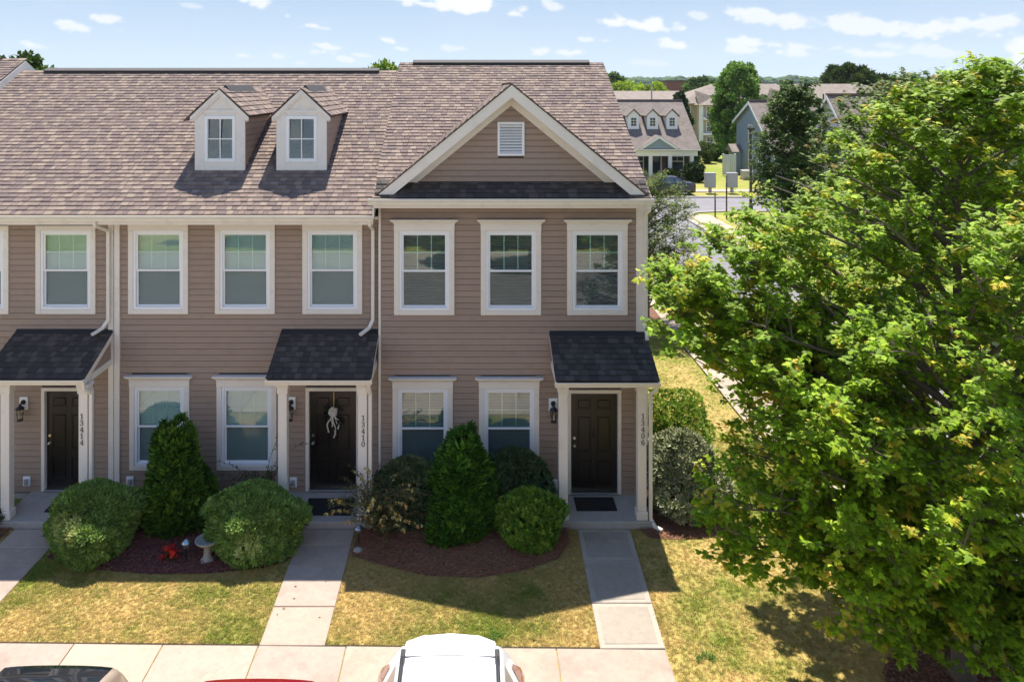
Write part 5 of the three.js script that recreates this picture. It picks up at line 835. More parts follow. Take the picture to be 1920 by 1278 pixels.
  for (const s of [1, -1]) { patch('tail_light', red, 0, o.tail ?? 4, o.tailRound ? 3 : 4, o.tailRound ? 7 : 6, 0.006, [s]); patch('headlight', M.lampGlass, N - 4, N - 1, 4, 5, 0.006, [s]); }
  if (o.rails) for (const s of [1, -1]) { const b = B(), pts = []; for (let i = o.rails[0]; i <= o.rails[1]; i++) pts.push([s * (G[i][9][0] * 0.94), G[i][10][1] + 0.045 - (i === o.rails[0] || i === o.rails[1] ? 0.04 : 0), G[i][9][2]]); b.tube(pts, 0.024, 8); for (const i of [o.rails[0], o.rails[1]]) b.cbox(s * G[i][9][0] * 0.94 - 0.03, s * G[i][9][0] * 0.94 + 0.03, G[i][10][1] - 0.02, G[i][10][1] + 0.03, G[i][9][2] - 0.12, G[i][9][2] + 0.12, 0.01); b.build('roof_rail', std(0.035, 0.036, 0.04, 0.4), t, { local: true }); }
  for (const i of o.seams ?? []) { const pts = []; for (let j = 10; j <= 13; j++) pts.push([G[i][j][0], G[i][j][1] + 0.001, G[i][j][2]]); for (let j = 12; j >= 10; j--) pts.push([-G[i][j][0], G[i][j][1] + 0.001, G[i][j][2]]); B().tube(pts, 0.005, 5).build('roof_seam', M.black, t, { local: true }); }
  if (o.fin) { const i = o.fin, y = G[i][13][1], zz = G[i][13][2]; B().prism([[zz - 0.08, y - 0.01], [zz + 0.09, y - 0.01], [zz - 0.06, y + 0.07], [zz - 0.08, y + 0.06]], -0.022, 0.022, (c, d, e) => [e, d, c]).build('antenna', paint, t, { local: true }); }
  if (o.spoiler) { const i = o.spoiler, y = G[i][12][1], zz = G[i][13][2], w = G[i][9][0] * 0.97; B().prismY([[-w, zz + 0.1], [-w * 0.93, zz - 0.14], [-w * 0.6, zz - 0.24], [0, zz - 0.28], [w * 0.6, zz - 0.24], [w * 0.93, zz - 0.14], [w, zz + 0.1]].reverse(), y - 0.045, y + 0.004).build('spoiler', paint, t, { local: true }); }
  const tyre = std(0.02, 0.02, 0.02, 0.9); for (const u of [0.19, 0.81]) for (const s of [1, -1]) { const w = part('wheel', t, [s * (W / 2 - 0.12), 0.33, (u - 0.5) * L]), rot = new THREE.Matrix4().makeRotationZ(Math.PI / 2); B().geo(new THREE.TorusGeometry(0.245, 0.09, 10, 26), new THREE.Matrix4().makeRotationY(Math.PI / 2)).build('tyre', tyre, w, { local: true }); const rim = B().geo(new THREE.CylinderGeometry(0.2, 0.2, 0.14, 20), rot); for (let k = 0; k < 5; k++) rim.geo(B().cbox(-0.03, 0.03, 0.03, 0.2, -0.085, 0.085, 0.008).geometry(), new THREE.Matrix4().makeRotationX(k * 1.2566).multiply(new THREE.Matrix4().makeRotationY(Math.PI / 2))); rim.build('rim', M.grey, w, { local: true }); }
  for (const s of [1, -1]) B().cbox(s * W / 2 * 0.96 - (s < 0 ? 0.2 : -0.02), s * W / 2 * 0.96 + (s > 0 ? 0.2 : -0.02), belt, belt + 0.13, (o.mirror ?? 0.64) * L - L / 2 - 0.05, (o.mirror ?? 0.64) * L - L / 2 + 0.06, 0.02).build('mirror', paint, t, { local: true });
  t.position.set(x, -0.05, z); t.rotation.y = turn; return t;
}
const sedanTop = [[0, 0.6], [0.05, 0.68], [0.17, 0.7], [0.33, 0.985], [0.45, 1], [0.56, 0.985], [0.73, 0.69], [0.93, 0.58], [1, 0.42]], suvTop = [[0, 0.55], [0.015, 0.62], [0.11, 0.985], [0.2, 1], [0.45, 1], [0.58, 0.965], [0.74, 0.68], [0.94, 0.6], [1, 0.42]], hatchTop = [[0, 0.55], [0.015, 0.64], [0.1, 0.95], [0.17, 0.99], [0.45, 1], [0.56, 0.975], [0.74, 0.68], [0.94, 0.58], [1, 0.42]];
car('white SUV with dark roof rails parked nose out before the lawn', [-0.28, 8.14], 0, { name: 'parked_car', L: 4.65, W: 1.86, H: 1.72, belt: 1.14, roofW: 0.66, paint: [0.84, 0.84, 0.85], top: suvTop, sideGlass: [[7, 13], [14, 21], [22, 29]], windshield: [26, 32], rearGlass: [1, 4], rails: [7, 24], fin: 9, seams: [7, 23], spoiler: 6, tail: 5, tailRound: 0.035 });
car('pale cream car with dark glass roof in the bottom left corner', [-5.06, 8.12], 0, { L: 4.35, W: 1.8, H: 1.52, roofW: 0.8, paint: [0.5, 0.4, 0.31], top: hatchTop, sideGlass: [[9, 15], [16, 23], [24, 29]], windshield: [26, 32], rearGlass: [2, 6], sunroof: [5, 24], metal: 0.3 });
car('red car, only its rear roof edge showing at the bottom edge', [-2.58, 8.26], 0, { L: 4.4, W: 1.78, H: 1.45, roofW: 0.78, paint: [0.34, 0.01, 0.018], top: hatchTop, sideGlass: [[9, 15], [16, 23], [24, 29]], windshield: [26, 32], rearGlass: [1, 3], metal: 0.2 });
// ------------------------------------------------------------ beyond the house: street furniture, houses, trees, hills
const F = {
  roof: std(0.225, 0.187, 0.165, 0.93, { map: T.farRoof }), roofPale: std(0.29, 0.24, 0.205, 0.93, { map: T.farRoof }), white: std(0.74, 0.75, 0.77, 0.6), brick: std(0.2, 0.12, 0.1, 0.9, { map: T.speck }), shutter: std(0.02, 0.022, 0.03, 0.6), blue: std(0.24, 0.31, 0.385, 0.75, { map: T.dirt }), lilac: std(0.42, 0.43, 0.5, 0.75, { map: T.dirt }), beige: std(0.5, 0.42, 0.35, 0.8, { map: T.dirt }), tan: std(0.45, 0.35, 0.29, 0.8, { map: T.dirt }), rust: std(0.15, 0.06, 0.06, 0.8),
  glass: new THREE.MeshPhysicalMaterial({ color: rgb(0.05, 0.06, 0.07), roughness: 0.06, specularIntensity: 1 }), fence: std(0.68, 0.72, 0.72, 0.5), steel: std(0.34, 0.34, 0.37, 0.5), pole: std(0.03, 0.026, 0.025, 0.5), rusty: std(0.09, 0.06, 0.05, 0.8),
};
// window of a far house: at point c, facing along axis ('z' towards the camera, 'x' to the left)
function farWindow(host, c, w, h, axis = 'z', shutters, frame = F.white) {
  const g = part('window', host, V(...c).sub(local(host)).toArray()), put = (name, u0, u1, y0, y1, d0, d1, m) => axis === 'z' ? B().box(c[0] + u0, c[0] + u1, c[1] + y0, c[1] + y1, c[2] + d0, c[2] + d1).build(name, m, g) : B().box(c[0] - d1, c[0] - d0, c[1] + y0, c[1] + y1, c[2] + u0, c[2] + u1).build(name, m, g);
  const a = w / 2, f = 0.09; put('frame', -a, -a + f, 0, h, 0, 0.06, frame); put('frame', a - f, a, 0, h, 0, 0.06, frame); put('frame', -a + f, a - f, h - f, h, 0, 0.06, frame); put('frame', -a + f, a - f, 0, f, 0, 0.06, frame); put('frame', -a + f, a - f, h / 2 - 0.035, h / 2 + 0.035, 0, 0.05, frame);
  put('pane', -a + f, a - f, f, h - f, 0.005, 0.02, F.glass); put('muntin', -0.02, 0.02, h / 2 + 0.035, h - f, 0.021, 0.035, frame); put('muntin', -a + f, a - f, h * 0.74, h * 0.74 + 0.035, 0.0211, 0.034, frame);
  if (shutters) for (const s of [-1, 1]) put('shutter', s * (a + 0.22) - 0.18, s * (a + 0.22) + 0.18, 0, h, 0, 0.05, F.shutter);
}
const gableX = (b, x0, x1, zf, ye, zr, yr, zb, yb, th = 0.16) => b.prismX([[zf, ye], [zr, yr], [zb, yb], [zb, yb - th], [zr, yr - th], [zf, ye - th]].reverse(), x0, x1);
{ // white-columned cottage
  const h = thing('cottage', 'white-trimmed cottage with three roof dormers and columned porch behind the end house', 'house', [15.6, 0, -57.5]), zF = -57.3, x0 = 9.4, x1 = 20.6;
  B().box(x0, x1, 0, 3.3, -66.5, zF).build('wall', F.brick, h); B().prismX([[zF + 1.2, 3.0], [-61.6, 6.3], [-66.5, 3.0]].reverse(), x1 - 0.3, x1 - 0.02).build('gable_wall', F.white, h);
  gableX(B(), x0 - 0.3, x1 + 0.25, zF + 2.3, 2.75, -61.6, 7.12, -66.9, 3.4).build('roof', F.roof, h); B().box(x0 - 0.3, x1 + 0.25, 7.02, 7.2, -61.8, -61.4).build('ridge_cap', std(0.12, 0.09, 0.09, 0.9), h);
  B().box(x0, x1, 2.1, 2.62, zF + 1.7, zF + 2.05).build('beam', F.white, h); B().box(x0 - 0.2, x1 + 0.2, 2.62, 2.74, zF + 2.0, zF + 2.35).build('gutter', F.white, h); B().box(x0, x1, -0.05, 0.25, zF, zF + 2.1).build('porch_floor', M.concrete, h);
  for (const x of [9.6, 12.5, 14.5, 16.3, 18.1, 20.1]) B().cbox(x - 0.16, x + 0.16, 0.25, 2.1, zF + 1.72, zF + 2.03, 0.02).build('column', F.white, h);
  farWindow(h, [19.25, 0.55, zF], 1.3, 1.75, 'z', true); farWindow(h, [15.5, 0.55, zF], 1.2, 1.75, 'z', true);
  const d = part('door', h, V(17.2, 0.25, zF).sub(local(h)).toArray()); B().box(16.6, 17.8, 0.25, 2.35, zF, zF + 0.05).build('frame', F.white, d); B().box(16.75, 17.65, 0.28, 2.2, zF + 0.051, zF + 0.09).build('pane', F.glass, d);
  const g = part('porch_gable', h, V(17.0, 2.75, zF + 2.2).sub(local(h)).toArray()); B().prismZ([[15.5, 2.8], [18.5, 2.8], [17.0, 3.75]], zF + 1.2, zF + 2.25).build('wall', F.blue, g); for (const s of [-1, 1]) B().prismZ([[17.0, 3.98], [17.0 + s * 1.85, 2.78], [17.0 + s * 1.5, 2.78], [17.0, 3.74]].map((p) => p), zF + 2.25, zF + 2.42).build('rake_board', F.white, g); for (const s of [-1, 1]) B().quad([17.0, 4.0, zF + 2.42], [17.0, 4.0, zF - 0.3], [17.0 + s * 1.9, 2.78, zF + 1.8], [17.0 + s * 1.9, 2.78, zF + 2.42]).build('roof', F.roof, g);
  const S = (7.12 - 2.75) / (zF + 2.3 + 61.6), zAt = (y) => zF + 2.3 - (y - 2.75) / S;
  for (const x of [15.2, 17.0, 18.85]) {
    const g2 = part('dormer', h, V(x, 4.5, zAt(4.5)).sub(local(h)).toArray()), z = zAt(4.45), w = 0.52; B().prismZ([[x - w, 4.4], [x + w, 4.4], [x + w, 5.75], [x, 6.25], [x - w, 5.75]], z - 2.2, z).build('front', F.white, g2);
    for (const s of [-1, 1]) B().quad([x, 6.4, z + 0.15], [x, 6.4, zAt(6.4)], [x + s * 0.72, 5.7, zAt(5.7)], [x + s * 0.72, 5.7, z + 0.15]).quad([x, 6.32, z + 0.15], [x, 6.32, zAt(6.4)], [x + s * 0.72, 5.62, zAt(5.7)], [x + s * 0.72, 5.62, z + 0.15]).quad([x, 6.4, z + 0.15], [x + s * 0.72, 5.7, z + 0.15], [x + s * 0.72, 5.62, z + 0.15], [x, 6.32, z + 0.15]).build('roof', F.roof, g2);
    for (const px of [-0.13, 0.13]) for (let k = 0; k < 3; k++) B().box(x + px - 0.11, x + px + 0.11, 4.75 + k * 0.27, 4.97 + k * 0.27, z, z + 0.02).build('pane', F.glass, g2);
  }
  B().tube([[14, 6.8, -62.5], [14, 7.75, -62.5]], 0.07, 8).build('vent_pipe', F.pole, h);
}
function saltbox(label, x0, x1, zf, zr, zb, yf, yr, yb, wallM, extra) {
  const h = thing('house', label, 'house', [(x0 + x1) / 2, 0, zr]);
  B().prismX([[zf, -0.1], [zf, yf], [zr, yr], [zb, yb], [zb, -0.1]].reverse(), x0, x1).build('wall', wallM, h);
  for (let y = 0.3; y < yr - 0.4; y += 0.3) { const za = y < yf ? zf : zf + (zr - zf) * (y - yf) / (yr - yf), zc = y < yb ? zb : zb + (zr - zb) * (y - yb) / (yr - yb); B().prism([[x0 - 0.002, y], [x0 - 0.03, y], [x0 - 0.004, y + 0.29], [x0 - 0.002, y + 0.29]], zc + 0.1, za - 0.1, (a, b, c) => [a, b, c]).build('siding_board', wallM, h); }
  const s1 = (yr - yf) / (zf - zr), o = 0.35; gableX(B(), x0 - 0.3, x1 + 0.3, zf + o, yf - o * s1 + 0.18, zr, yr + 0.18, zb - o, yb - o * (yr - yb) / (zr - zb) + 0.18).build('roof', F.roof, h);
  B().prismX([[zf + o, yf - o * s1 + 0.1], [zr, yr + 0.1], [zb - o, yb - o * (yr - yb) / (zr - zb) + 0.1], [zb - o, yb - o * (yr - yb) / (zr - zb) - 0.15], [zr, yr - 0.2], [zf + o, yf - o * s1 - 0.15]].reverse(), x0 - 0.34, x0 - 0.31).build('rake_board', F.white, h);
  B().box(x0 - 0.31, x1 + 0.31, yr + 0.1, yr + 0.26, zr - 0.2, zr + 0.2).build('ridge_cap', std(0.12, 0.09, 0.09, 0.9), h);
  extra?.(h); return h;
}
saltbox('blue clapboard house with steep brown roof beyond the street lamp', 26.2, 38, -50.5, -57, -61.2, 2.3, 7.0, 5.1, F.blue, (h) => {
  farWindow(h, [26.17, 3.2, -57.2], 1.0, 1.7, 'x'); farWindow(h, [26.17, 0.7, -57.2], 1.0, 1.75, 'x'); farWindow(h, [26.17, 0.7, -54.6], 1.0, 1.75, 'x');
  const z = -53.9, g = part('dormer', h, V(31.3, 4.6, z).sub(local(h)).toArray()); B().prismZ([[30.6, 4.2], [32, 4.2], [32, 5.6], [31.3, 6.15], [30.6, 5.6]], z - 2.6, z).build('front', F.white, g); for (const s of [-1, 1]) B().quad([31.3, 6.35, z + 0.2], [31.3, 6.35, z - 3], [31.3 + s * 0.95, 5.55, z - 2.5], [31.3 + s * 0.95, 5.55, z + 0.2]).build('roof', F.roof, g); B().box(30.95, 31.65, 4.6, 5.5, z, z + 0.03).build('pane', F.glass, g);
  B().box(25.4, 26.15, 0, 2.2, -61.2, -59.6).build('side_porch', F.blue, h); B().prismX([[-59.2, 2.15], [-60.4, 2.85], [-61.4, 2.15]].reverse(), 25.1, 26.15).build('porch_roof', F.roofPale, h);
  B().tube([[33.4, 6.8, -58], [33.4, 7.8, -58]], 0.07, 8).build('vent_pipe', F.pole, h);
});
saltbox('lilac-grey clapboard house with dark ridge behind the maple top', 27.4, 40, -39, -43.5, -48, 3.6, 7.7, 4.5, F.lilac, (h) => { farWindow(h, [27.37, 1.0, -42], 1.0, 1.7, 'x'); farWindow(h, [27.37, 1.0, -45], 1.0, 1.7, 'x'); });
{ // three-storey block
  const h = thing('apartment_building', 'beige three-storey block with pinkish hipped roofs behind the tall tree', 'apartment building', [40, 0, -98]);
  const wing = (x0, x1, z0, z1, H, R) => { B().box(x0, x1, 0, H, z1, z0).build('wall', F.beige, h); const xm = (z0 - z1) / 2, b = B(), A = [x0 - 0.6, H, z0 + 0.6], C = [x1 + 0.6, H, z0 + 0.6], D = [x1 + 0.6, H, z1 - 0.6], E = [x0 - 0.6, H, z1 - 0.6], P = [x0 + xm, H + R, (z0 + z1) / 2], Q = [x1 - xm, H + R, (z0 + z1) / 2]; b.quad(A, C, Q, P).tri(C, D, Q).quad(D, E, P, Q).tri(E, A, P).quad(A, E, D, C); b.build('roof', F.roofPale, h); };
  wing(28.5, 62, -90, -102, 6.2, 2.7); wing(30.5, 35, -87.5, -96, 6.05, 1.9); wing(38.5, 46, -86, -96, 6.1, 2.2); wing(50, 58, -87, -96, 6.1, 2.1);
  for (const fl of [0.4, 2.45, 4.45]) { for (const x of [31.6, 33.6]) farWindow(h, [x, fl, -87.49], 1.0, 1.4); for (const x of [29.3, 36.4, 48.2]) farWindow(h, [x, fl, -89.99], 0.9, 1.4); for (const x of [40.2, 42.3, 44.4]) farWindow(h, [x, fl, -85.99], 1.1, 1.4); }
  for (const x of [30.4, 32.6, 35.1]) B().box(x - 0.22, x + 0.22, 0, 6.0, -87.6, -87.2).build('column', F.white, h);
  for (const y of [2.05, 4.1]) B().box(30.6, 34.9, y, y + 0.28, -87.5, -86.6).build('balcony', F.white, h);
}
{ const h = thing('long_building', 'long low building with pinkish roof beyond the cottage ridge', 'building', [24, 0, -112]); B().box(13, 34, 0, 6.3, -118, -106).build('wall', F.tan, h); gableX(B(), 12.4, 34.6, -105.4, 6.2, -112, 7.8, -118.6, 6.2, 0.2).build('roof', F.roofPale, h); B().tube([[27.6, 6, -104], [27.6, 9.0, -104]], 0.12, 8).build('flue', F.steel, h); }
{ const h = thing('brick_block', 'dark red flat-roofed block on the horizon left of the tall tree', 'building', [80, 0, -285]); B().box(74, 86, 0, 10.6, -292, -280).build('wall', F.rust, h); B().box(73.7, 86.3, 10.6, 11, -292.3, -279.7).build('parapet', F.shutter, h); }
for (const [i, [x, z, w, hh]] of [[150, -300, 26, 6.2], [172, -318, 24, 7], [112, -230, 30, 6]].entries()) { const h = thing('far_house', ['pale far house roof right of the round pine', 'second pale far roof further right of the round pine', 'pale roof low between the tall tree and the pine'][i], 'house', [x, 0, z]); B().box(x - w / 2, x + w / 2, 0, hh * 0.62, z - 6, z + 6).build('wall', F.beige, h); gableX(B(), x - w / 2 - 0.6, x + w / 2 + 0.6, z + 7, hh * 0.6, z, hh * 1.12, z - 7, hh * 0.6, 0.3).build('roof', F.roofPale, h); }
{ const t = thing('white_fence', 'short white vinyl fence panel beside the blue house', 'fence', [24.4, 0, -58.3]); for (let k = 0; k < 5; k++) B().cbox(24.05 + k * 0.19, 24.225 + k * 0.19, 0.05, 1.95, -58.33, -58.28, 0.012).build('board', F.fence, t); for (const x of [23.95, 25.09]) B().cbox(x - 0.08, x + 0.08, 0, 2.05, -58.4, -58.24, 0.02).build('post', F.fence, t); }
{ const t = thing('air_conditioner', 'pale air conditioner unit at the foot of the blue wall', 'air conditioner', [25.2, 0, -55.3]); B().cbox(24.7, 25.6, 0.08, 0.8, -55.8, -54.9, 0.04).build('housing', std(0.5, 0.48, 0.45, 0.6), t); B().lathe([[0.36, 0], [0.36, 0.03], [0.02, 0.05]], [25.15, 0.8, -55.35], 18).build('fan_guard', F.steel, t); B().box(24.65, 25.65, -0.05, 0.079, -55.85, -54.85).build('pad', M.concrete, t); }
function mailbox(label, x, z) { const t = thing('cluster_mailbox', label, 'mailbox', [x, 0, z]); B().cbox(x - 0.4, x + 0.4, 0.42, 1.55, z - 0.25, z + 0.25, 0.02).build('cabinet', F.steel, t); B().box(x - 0.36, x + 0.36, 0.46, 1.51, z + 0.2501, z + 0.256).build('back_panel', tint(F.steel, 1.1), t); B().cbox(x - 0.43, x + 0.43, 1.55, 1.6, z - 0.28, z + 0.28, 0.012).build('cap', F.steel, t); B().cbox(x - 0.11, x + 0.11, 0, 0.42, z - 0.11, z + 0.11, 0.01).build('pedestal', F.steel, t); }
mailbox('grey cluster mailbox on a pedestal left of the thin sign post', 18.9, -46.0); mailbox('grey cluster mailbox on a pedestal right of the thin sign post', 20.65, -46.0);
{ const t = thing('street_lamp', 'black street lamp with box head at the road corner', 'street lamp', [19.15, 0, -37.6]); B().tube([[19.15, -0.05, -37.6], [19.15, 5.45, -37.6]], 0.105, 12, 0.075).build('pole', F.pole, t); B().tube([[19.15, -0.05, -37.6], [19.15, 0.3, -37.6]], 0.17, 12, 0.13).build('base', F.pole, t); B().cbox(18.92, 19.4, 5.5, 5.68, -37.8, -37.4, 0.05).build('lamp_head', F.pole, t); B().tube([[19.15, 5.4, -37.6], [19.15, 5.52, -37.6]], 0.12, 12, 0.18).build('collar', F.pole, t); }
for (const [x, z, hh, l] of [[15.75, -34.6, 1.55, 'thin rusty post standing left at the road corner'], [16.2, -33.7, 2.75, 'tall thin rusty sign post standing right at the road corner']]) { const t = thing('sign_post', l, 'post', [x, 0, z]); const b = B(); b.prismY([[x - 0.05, z], [x - 0.02, z + 0.035], [x + 0.02, z + 0.035], [x + 0.05, z], [x + 0.02, z + 0.012], [x - 0.02, z + 0.012]], -0.1, hh); b.build('post', F.rusty, t); B().cbox(x - 0.02, x + 0.02, hh - 0.45, hh + 0.05, z + 0.036, z + 0.05, 0.004).build('plate', F.steel, t); }
{ const t = thing('radio_mast', 'thin radio mast on the horizon above the cottage', 'mast', [330, 0, -1500]); const b = B(); b.tube([[330, 0, -1500], [330, 32, -1500]], 0.9, 5, 0.35); for (let k = 1; k < 6; k++) b.box(328.9, 331.1, k * 5, k * 5 + 0.3, -1501, -1499); b.build('mast', F.steel, t); }
{ const o = { L: 4.5, W: 1.8, H: 1.45, paint: [0.03, 0.035, 0.045], top: sedanTop, sideGlass: [[11, 16], [17, 23], [24, 30]], windshield: [26, 32], rearGlass: [9, 14], metal: 0.4, glass: [0.08, 0.1, 0.12] };
  car('dark sedan parked on the street before the cottage', [15.2, -45.6], -Math.PI / 2, o);
  car('white car parked far behind the cottage, nearer the lawn', [34.3, -83.5], Math.PI / 2, { ...o, paint: [0.75, 0.77, 0.8] }); car('white car parked far behind the cottage, beside the tree foot', [31.2, -82.0], Math.PI / 2, { ...o, paint: [0.8, 0.8, 0.8] }); }

// far trees: a trunk with limbs and a crown of leaf clusters on lumps
const CLUSTER = [0, 1, 2].map((k) => { const r = rng(90 + k), b = B(), g = leafGeo(0.34, 0.24, 0.15, 0.25); for (let i = 0; i < 7; i++) b.geo(g, new THREE.Matrix4().compose(V((r() - 0.5) * 0.5, (r() - 0.5) * 0.4, (r() - 0.5) * 0.5), turned(dirOf(r() * 6.283, (r() - 0.3) * 1.6), r() * 6.283), V(1, 1, 1).multiplyScalar(0.7 + 0.5 * r()))); return b.geometry(); });
const NEEDLES = (() => { const r = rng(97), b = B(), g = leafGeo(0.5, 0.1, 0.1, 0.1); for (let i = 0; i < 12; i++) b.geo(g, new THREE.Matrix4().compose(V((r() - 0.5) * 0.3, (r() - 0.5) * 0.2, (r() - 0.5) * 0.3), turned(dirOf(r() * 6.283, (r() - 0.2) * 1.7), r() * 6.283), V(1, 1, 1))); return b.geometry(); })();
function farTree(name, label, [x, z], o) {
  const r = rng(o.seed), t = thing(name, label, o.category ?? 'tree', [x, 0, z], 0, o.group), { h, rx, rz = rx, low, n, size = 1, cols, geo = CLUSTER[o.seed % 3], shape = 'oval' } = o, list = [], wood = B();
  const wid = (q) => shape === 'cone' ? (1 - q) * 0.95 + 0.06 : shape === 'pine' ? 0.5 + 0.5 * Math.sin(q * 3.0) : shape === 'round' ? Math.sqrt(Math.max(0.03, 1 - ((q - 0.5) / 0.53) ** 2)) : Math.sqrt(Math.max(0.02, 1 - ((q - 0.36) / 0.66) ** 2));
  const K = o.lumps ?? 46, lumps = Array.from({ length: K }, (_, k) => { const q = (k + r()) / K, a = k * 2.39996 + r(), w = wid(q) * (0.5 + 0.5 * Math.sqrt(r())); return { p: V(Math.cos(a) * rx * w, low + (h - low) * q, Math.sin(a) * rz * w), s: (0.1 + 0.12 * r()) * Math.min(rx, (h - low) / 2) * (shape === 'cone' ? 1.1 - 0.7 * q : 1.25), tone: 0.72 + 0.5 * r() }; });
  wood.tube([[0, -0.1, 0], [0.05, low + (h - low) * 0.4, 0], [0, h * 0.94, 0.04]], o.trunkR ?? h * 0.018, 8, 0.03);
  for (const L of lumps) { const y0 = Math.max(low * 0.7, L.p.y - Math.hypot(L.p.x, L.p.z) * 0.6); wood.tube([[0, y0, 0], [L.p.x * 0.5, mix(y0, L.p.y, 0.6), L.p.z * 0.5], L.p.toArray()], h * 0.006, 5, 0.01); }
  for (let i = 0; i < n; i++) { const L = lumps[Math.floor(r() * K)], d = dirOf(r() * 6.283, Math.asin(2 * r() - 1)), k = Math.pow(r(), 0.45), p = L.p.clone().addScaledVector(d.clone().multiply(V(1.25, 0.8, 1.25)), L.s * k); list.push([p, turned(d.clone().add(V(0, 0.5, 0)).normalize(), r() * 6.283), size * (0.7 + 0.6 * r()), shade(cols, r, 0.3).map((v) => v * L.tone)]); }
  wood.build('trunk', M.bark, t, { local: true }); instances('crown', geo, M.leafFar, list, t).userData.kind = 'stuff'; return t;
}
const G5 = [[0.4, 0.52, 0.05], [0.48, 0.58, 0.06], [0.32, 0.43, 0.05]], G1 = [[0.083, 0.15, 0.03], [0.112, 0.195, 0.033], [0.063, 0.117, 0.027], [0.165, 0.247, 0.045]], G2 = [[0.045, 0.083, 0.03], [0.068, 0.112, 0.033], [0.038, 0.068, 0.024]], G3 = [[0.18, 0.285, 0.03], [0.24, 0.33, 0.038], [0.135, 0.225, 0.03]], G4 = [[0.09, 0.15, 0.03], [0.135, 0.195, 0.038], [0.18, 0.225, 0.045], [0.068, 0.112, 0.027]];
limbTree('willow_oak', 'feathery olive green tree just behind the right house corner', [6.15, -11.6], { seed: 19, h: 5.1, trunkR: 0.09, low: 0.9, primaries: 56, radius: envelope([[0.6, 1.1], [1.6, 1.6], [2.8, 1.75], [4.0, 1.5], [4.8, 0.8], [5.2, 0.2]]), side: 3, fork2: 3, bare: 0.3, leaves: 9, size: 0.085, twig: 0.42, young: 0.3, cols: G4.map((c) => c.map((v) => v * 1.35)), youngCols: [[0.28, 0.3, 0.06], [0.16, 0.2, 0.04]], geo: leafGeo(0.11, 0.04) });
limbTree('oak_tree', 'dark green tree before the blue house, left of the maple crown', [17.6, -26.5], { seed: 23, h: 8.2, trunkR: 0.14, low: 1.2, primaries: 64, radius: envelope([[1, 1.2], [2.5, 1.75], [4.5, 1.7], [6.5, 1.1], [8, 0.5], [8.7, 0.2]]), side: 2, fork2: 3, bare: 0.3, leaves: 12, size: 0.14, twig: 0.7, young: 0.15, cols: G1, youngCols: [[0.13, 0.18, 0.03]], geo: leafGeo(0.2, 0.12) });
limbTree('maple_tree', 'darker maple rising behind the top right of the large maple', [17.3, -14.5], { seed: 29, h: 8.5, trunkR: 0.15, low: 1.8, primaries: 72, radius: envelope([[1.5, 2.2], [3.5, 3.4], [5.6, 3.3], [7.2, 2.2], [8.2, 1.0], [8.6, 0.3]]), side: 2, fork2: 3, bare: 0.3, leaves: 11, size: 0.13, twig: 0.7, young: 0.2, cols: [[0.11, 0.19, 0.02], [0.15, 0.24, 0.03], [0.085, 0.14, 0.02]], youngCols: [[0.3, 0.22, 0.035]], geo: mapleLeaf(0.15) });
farTree('tall_tree', 'tall broad green tree between the cottage and the blue house', [30.8, -74], { seed: 31, h: 10.9, rx: 2.75, low: 1.2, n: 3000, size: 0.9, cols: G1.map((c) => c.map((v) => v * 1.75)), lumps: 84 });
farTree('cedar_tree', 'dark narrow evergreen directly right of the cottage roof', [22.6, -69], { seed: 32, h: 7.6, rx: 2.2, low: 0.6, n: 2600, cols: G2, shape: 'cone' });
farTree('pine_tree', 'round-topped pine on the skyline above the lilac-grey house', [58, -104], { seed: 33, h: 11.4, rx: 3.8, low: 5.5, n: 2600, size: 1.5, cols: [[0.07, 0.11, 0.02], [0.1, 0.15, 0.025], [0.05, 0.08, 0.018]], geo: NEEDLES, shape: 'round' });
farTree('pine_tree', 'lower spreading pine beside the round-topped pine', [64, -106], { seed: 34, h: 9.8, rx: 5.2, low: 3, n: 2600, size: 1.5, cols: [[0.05, 0.09, 0.02], [0.07, 0.11, 0.025]], geo: NEEDLES, shape: 'round' });
farTree('cedar_tree', 'small dark evergreen left of the lilac-grey house ridge', [41.5, -86], { seed: 35, h: 8.8, rx: 2.5, low: 1, n: 2200, cols: G2, shape: 'cone', size: 1.1 });
farTree('young_tree', 'young green tree at the far left end of the hidden cottage', [13.3, -72], { seed: 36, h: 8.7, rx: 1.5, low: 1, n: 1200, cols: G2 });
for (const [i, [x, z, h, rx, c]] of [[26, -165, 9.6, 6, G5], [36, -168, 8.9, 5, G5], [43, -170, 8.6, 4.5, G5], [34, -178, 11.2, 4.5, G1], [20, -172, 9.2, 4, G1], [70, -190, 11, 7, G1], [62, -196, 10.4, 5, G1]].entries()) farTree('horizon_tree', ['leftmost yellow-green tree beyond the long roof', 'middle yellow-green tree beyond the long roof', 'rightmost yellow-green tree beyond the long roof', 'taller green tree rising over the yellow-green trees', 'dull green tree left of the yellow-green trees', 'broad green tree beside the dark red block', 'green tree left beside the dark red block'][i], [x, z], { seed: 50 + i, h, rx, low: 1.5, n: 1500, size: 1.9, cols: c, shape: 'round', lumps: 30 });
farTree('treetop', 'bright green treetop over the roof at the far left', [-26, -27], { seed: 71, h: 10.1, rx: 3.0, low: 3, n: 2600, size: 0.8, cols: [[0.09, 0.15, 0.02], [0.07, 0.12, 0.02]], shape: 'round' });
farTree('treetop', 'tiny green treetop peeping over the ridge left of the end house', [-4.6, -24.5], { seed: 72, h: 9.42, rx: 1.6, low: 3, n: 1100, size: 0.7, cols: G3 });
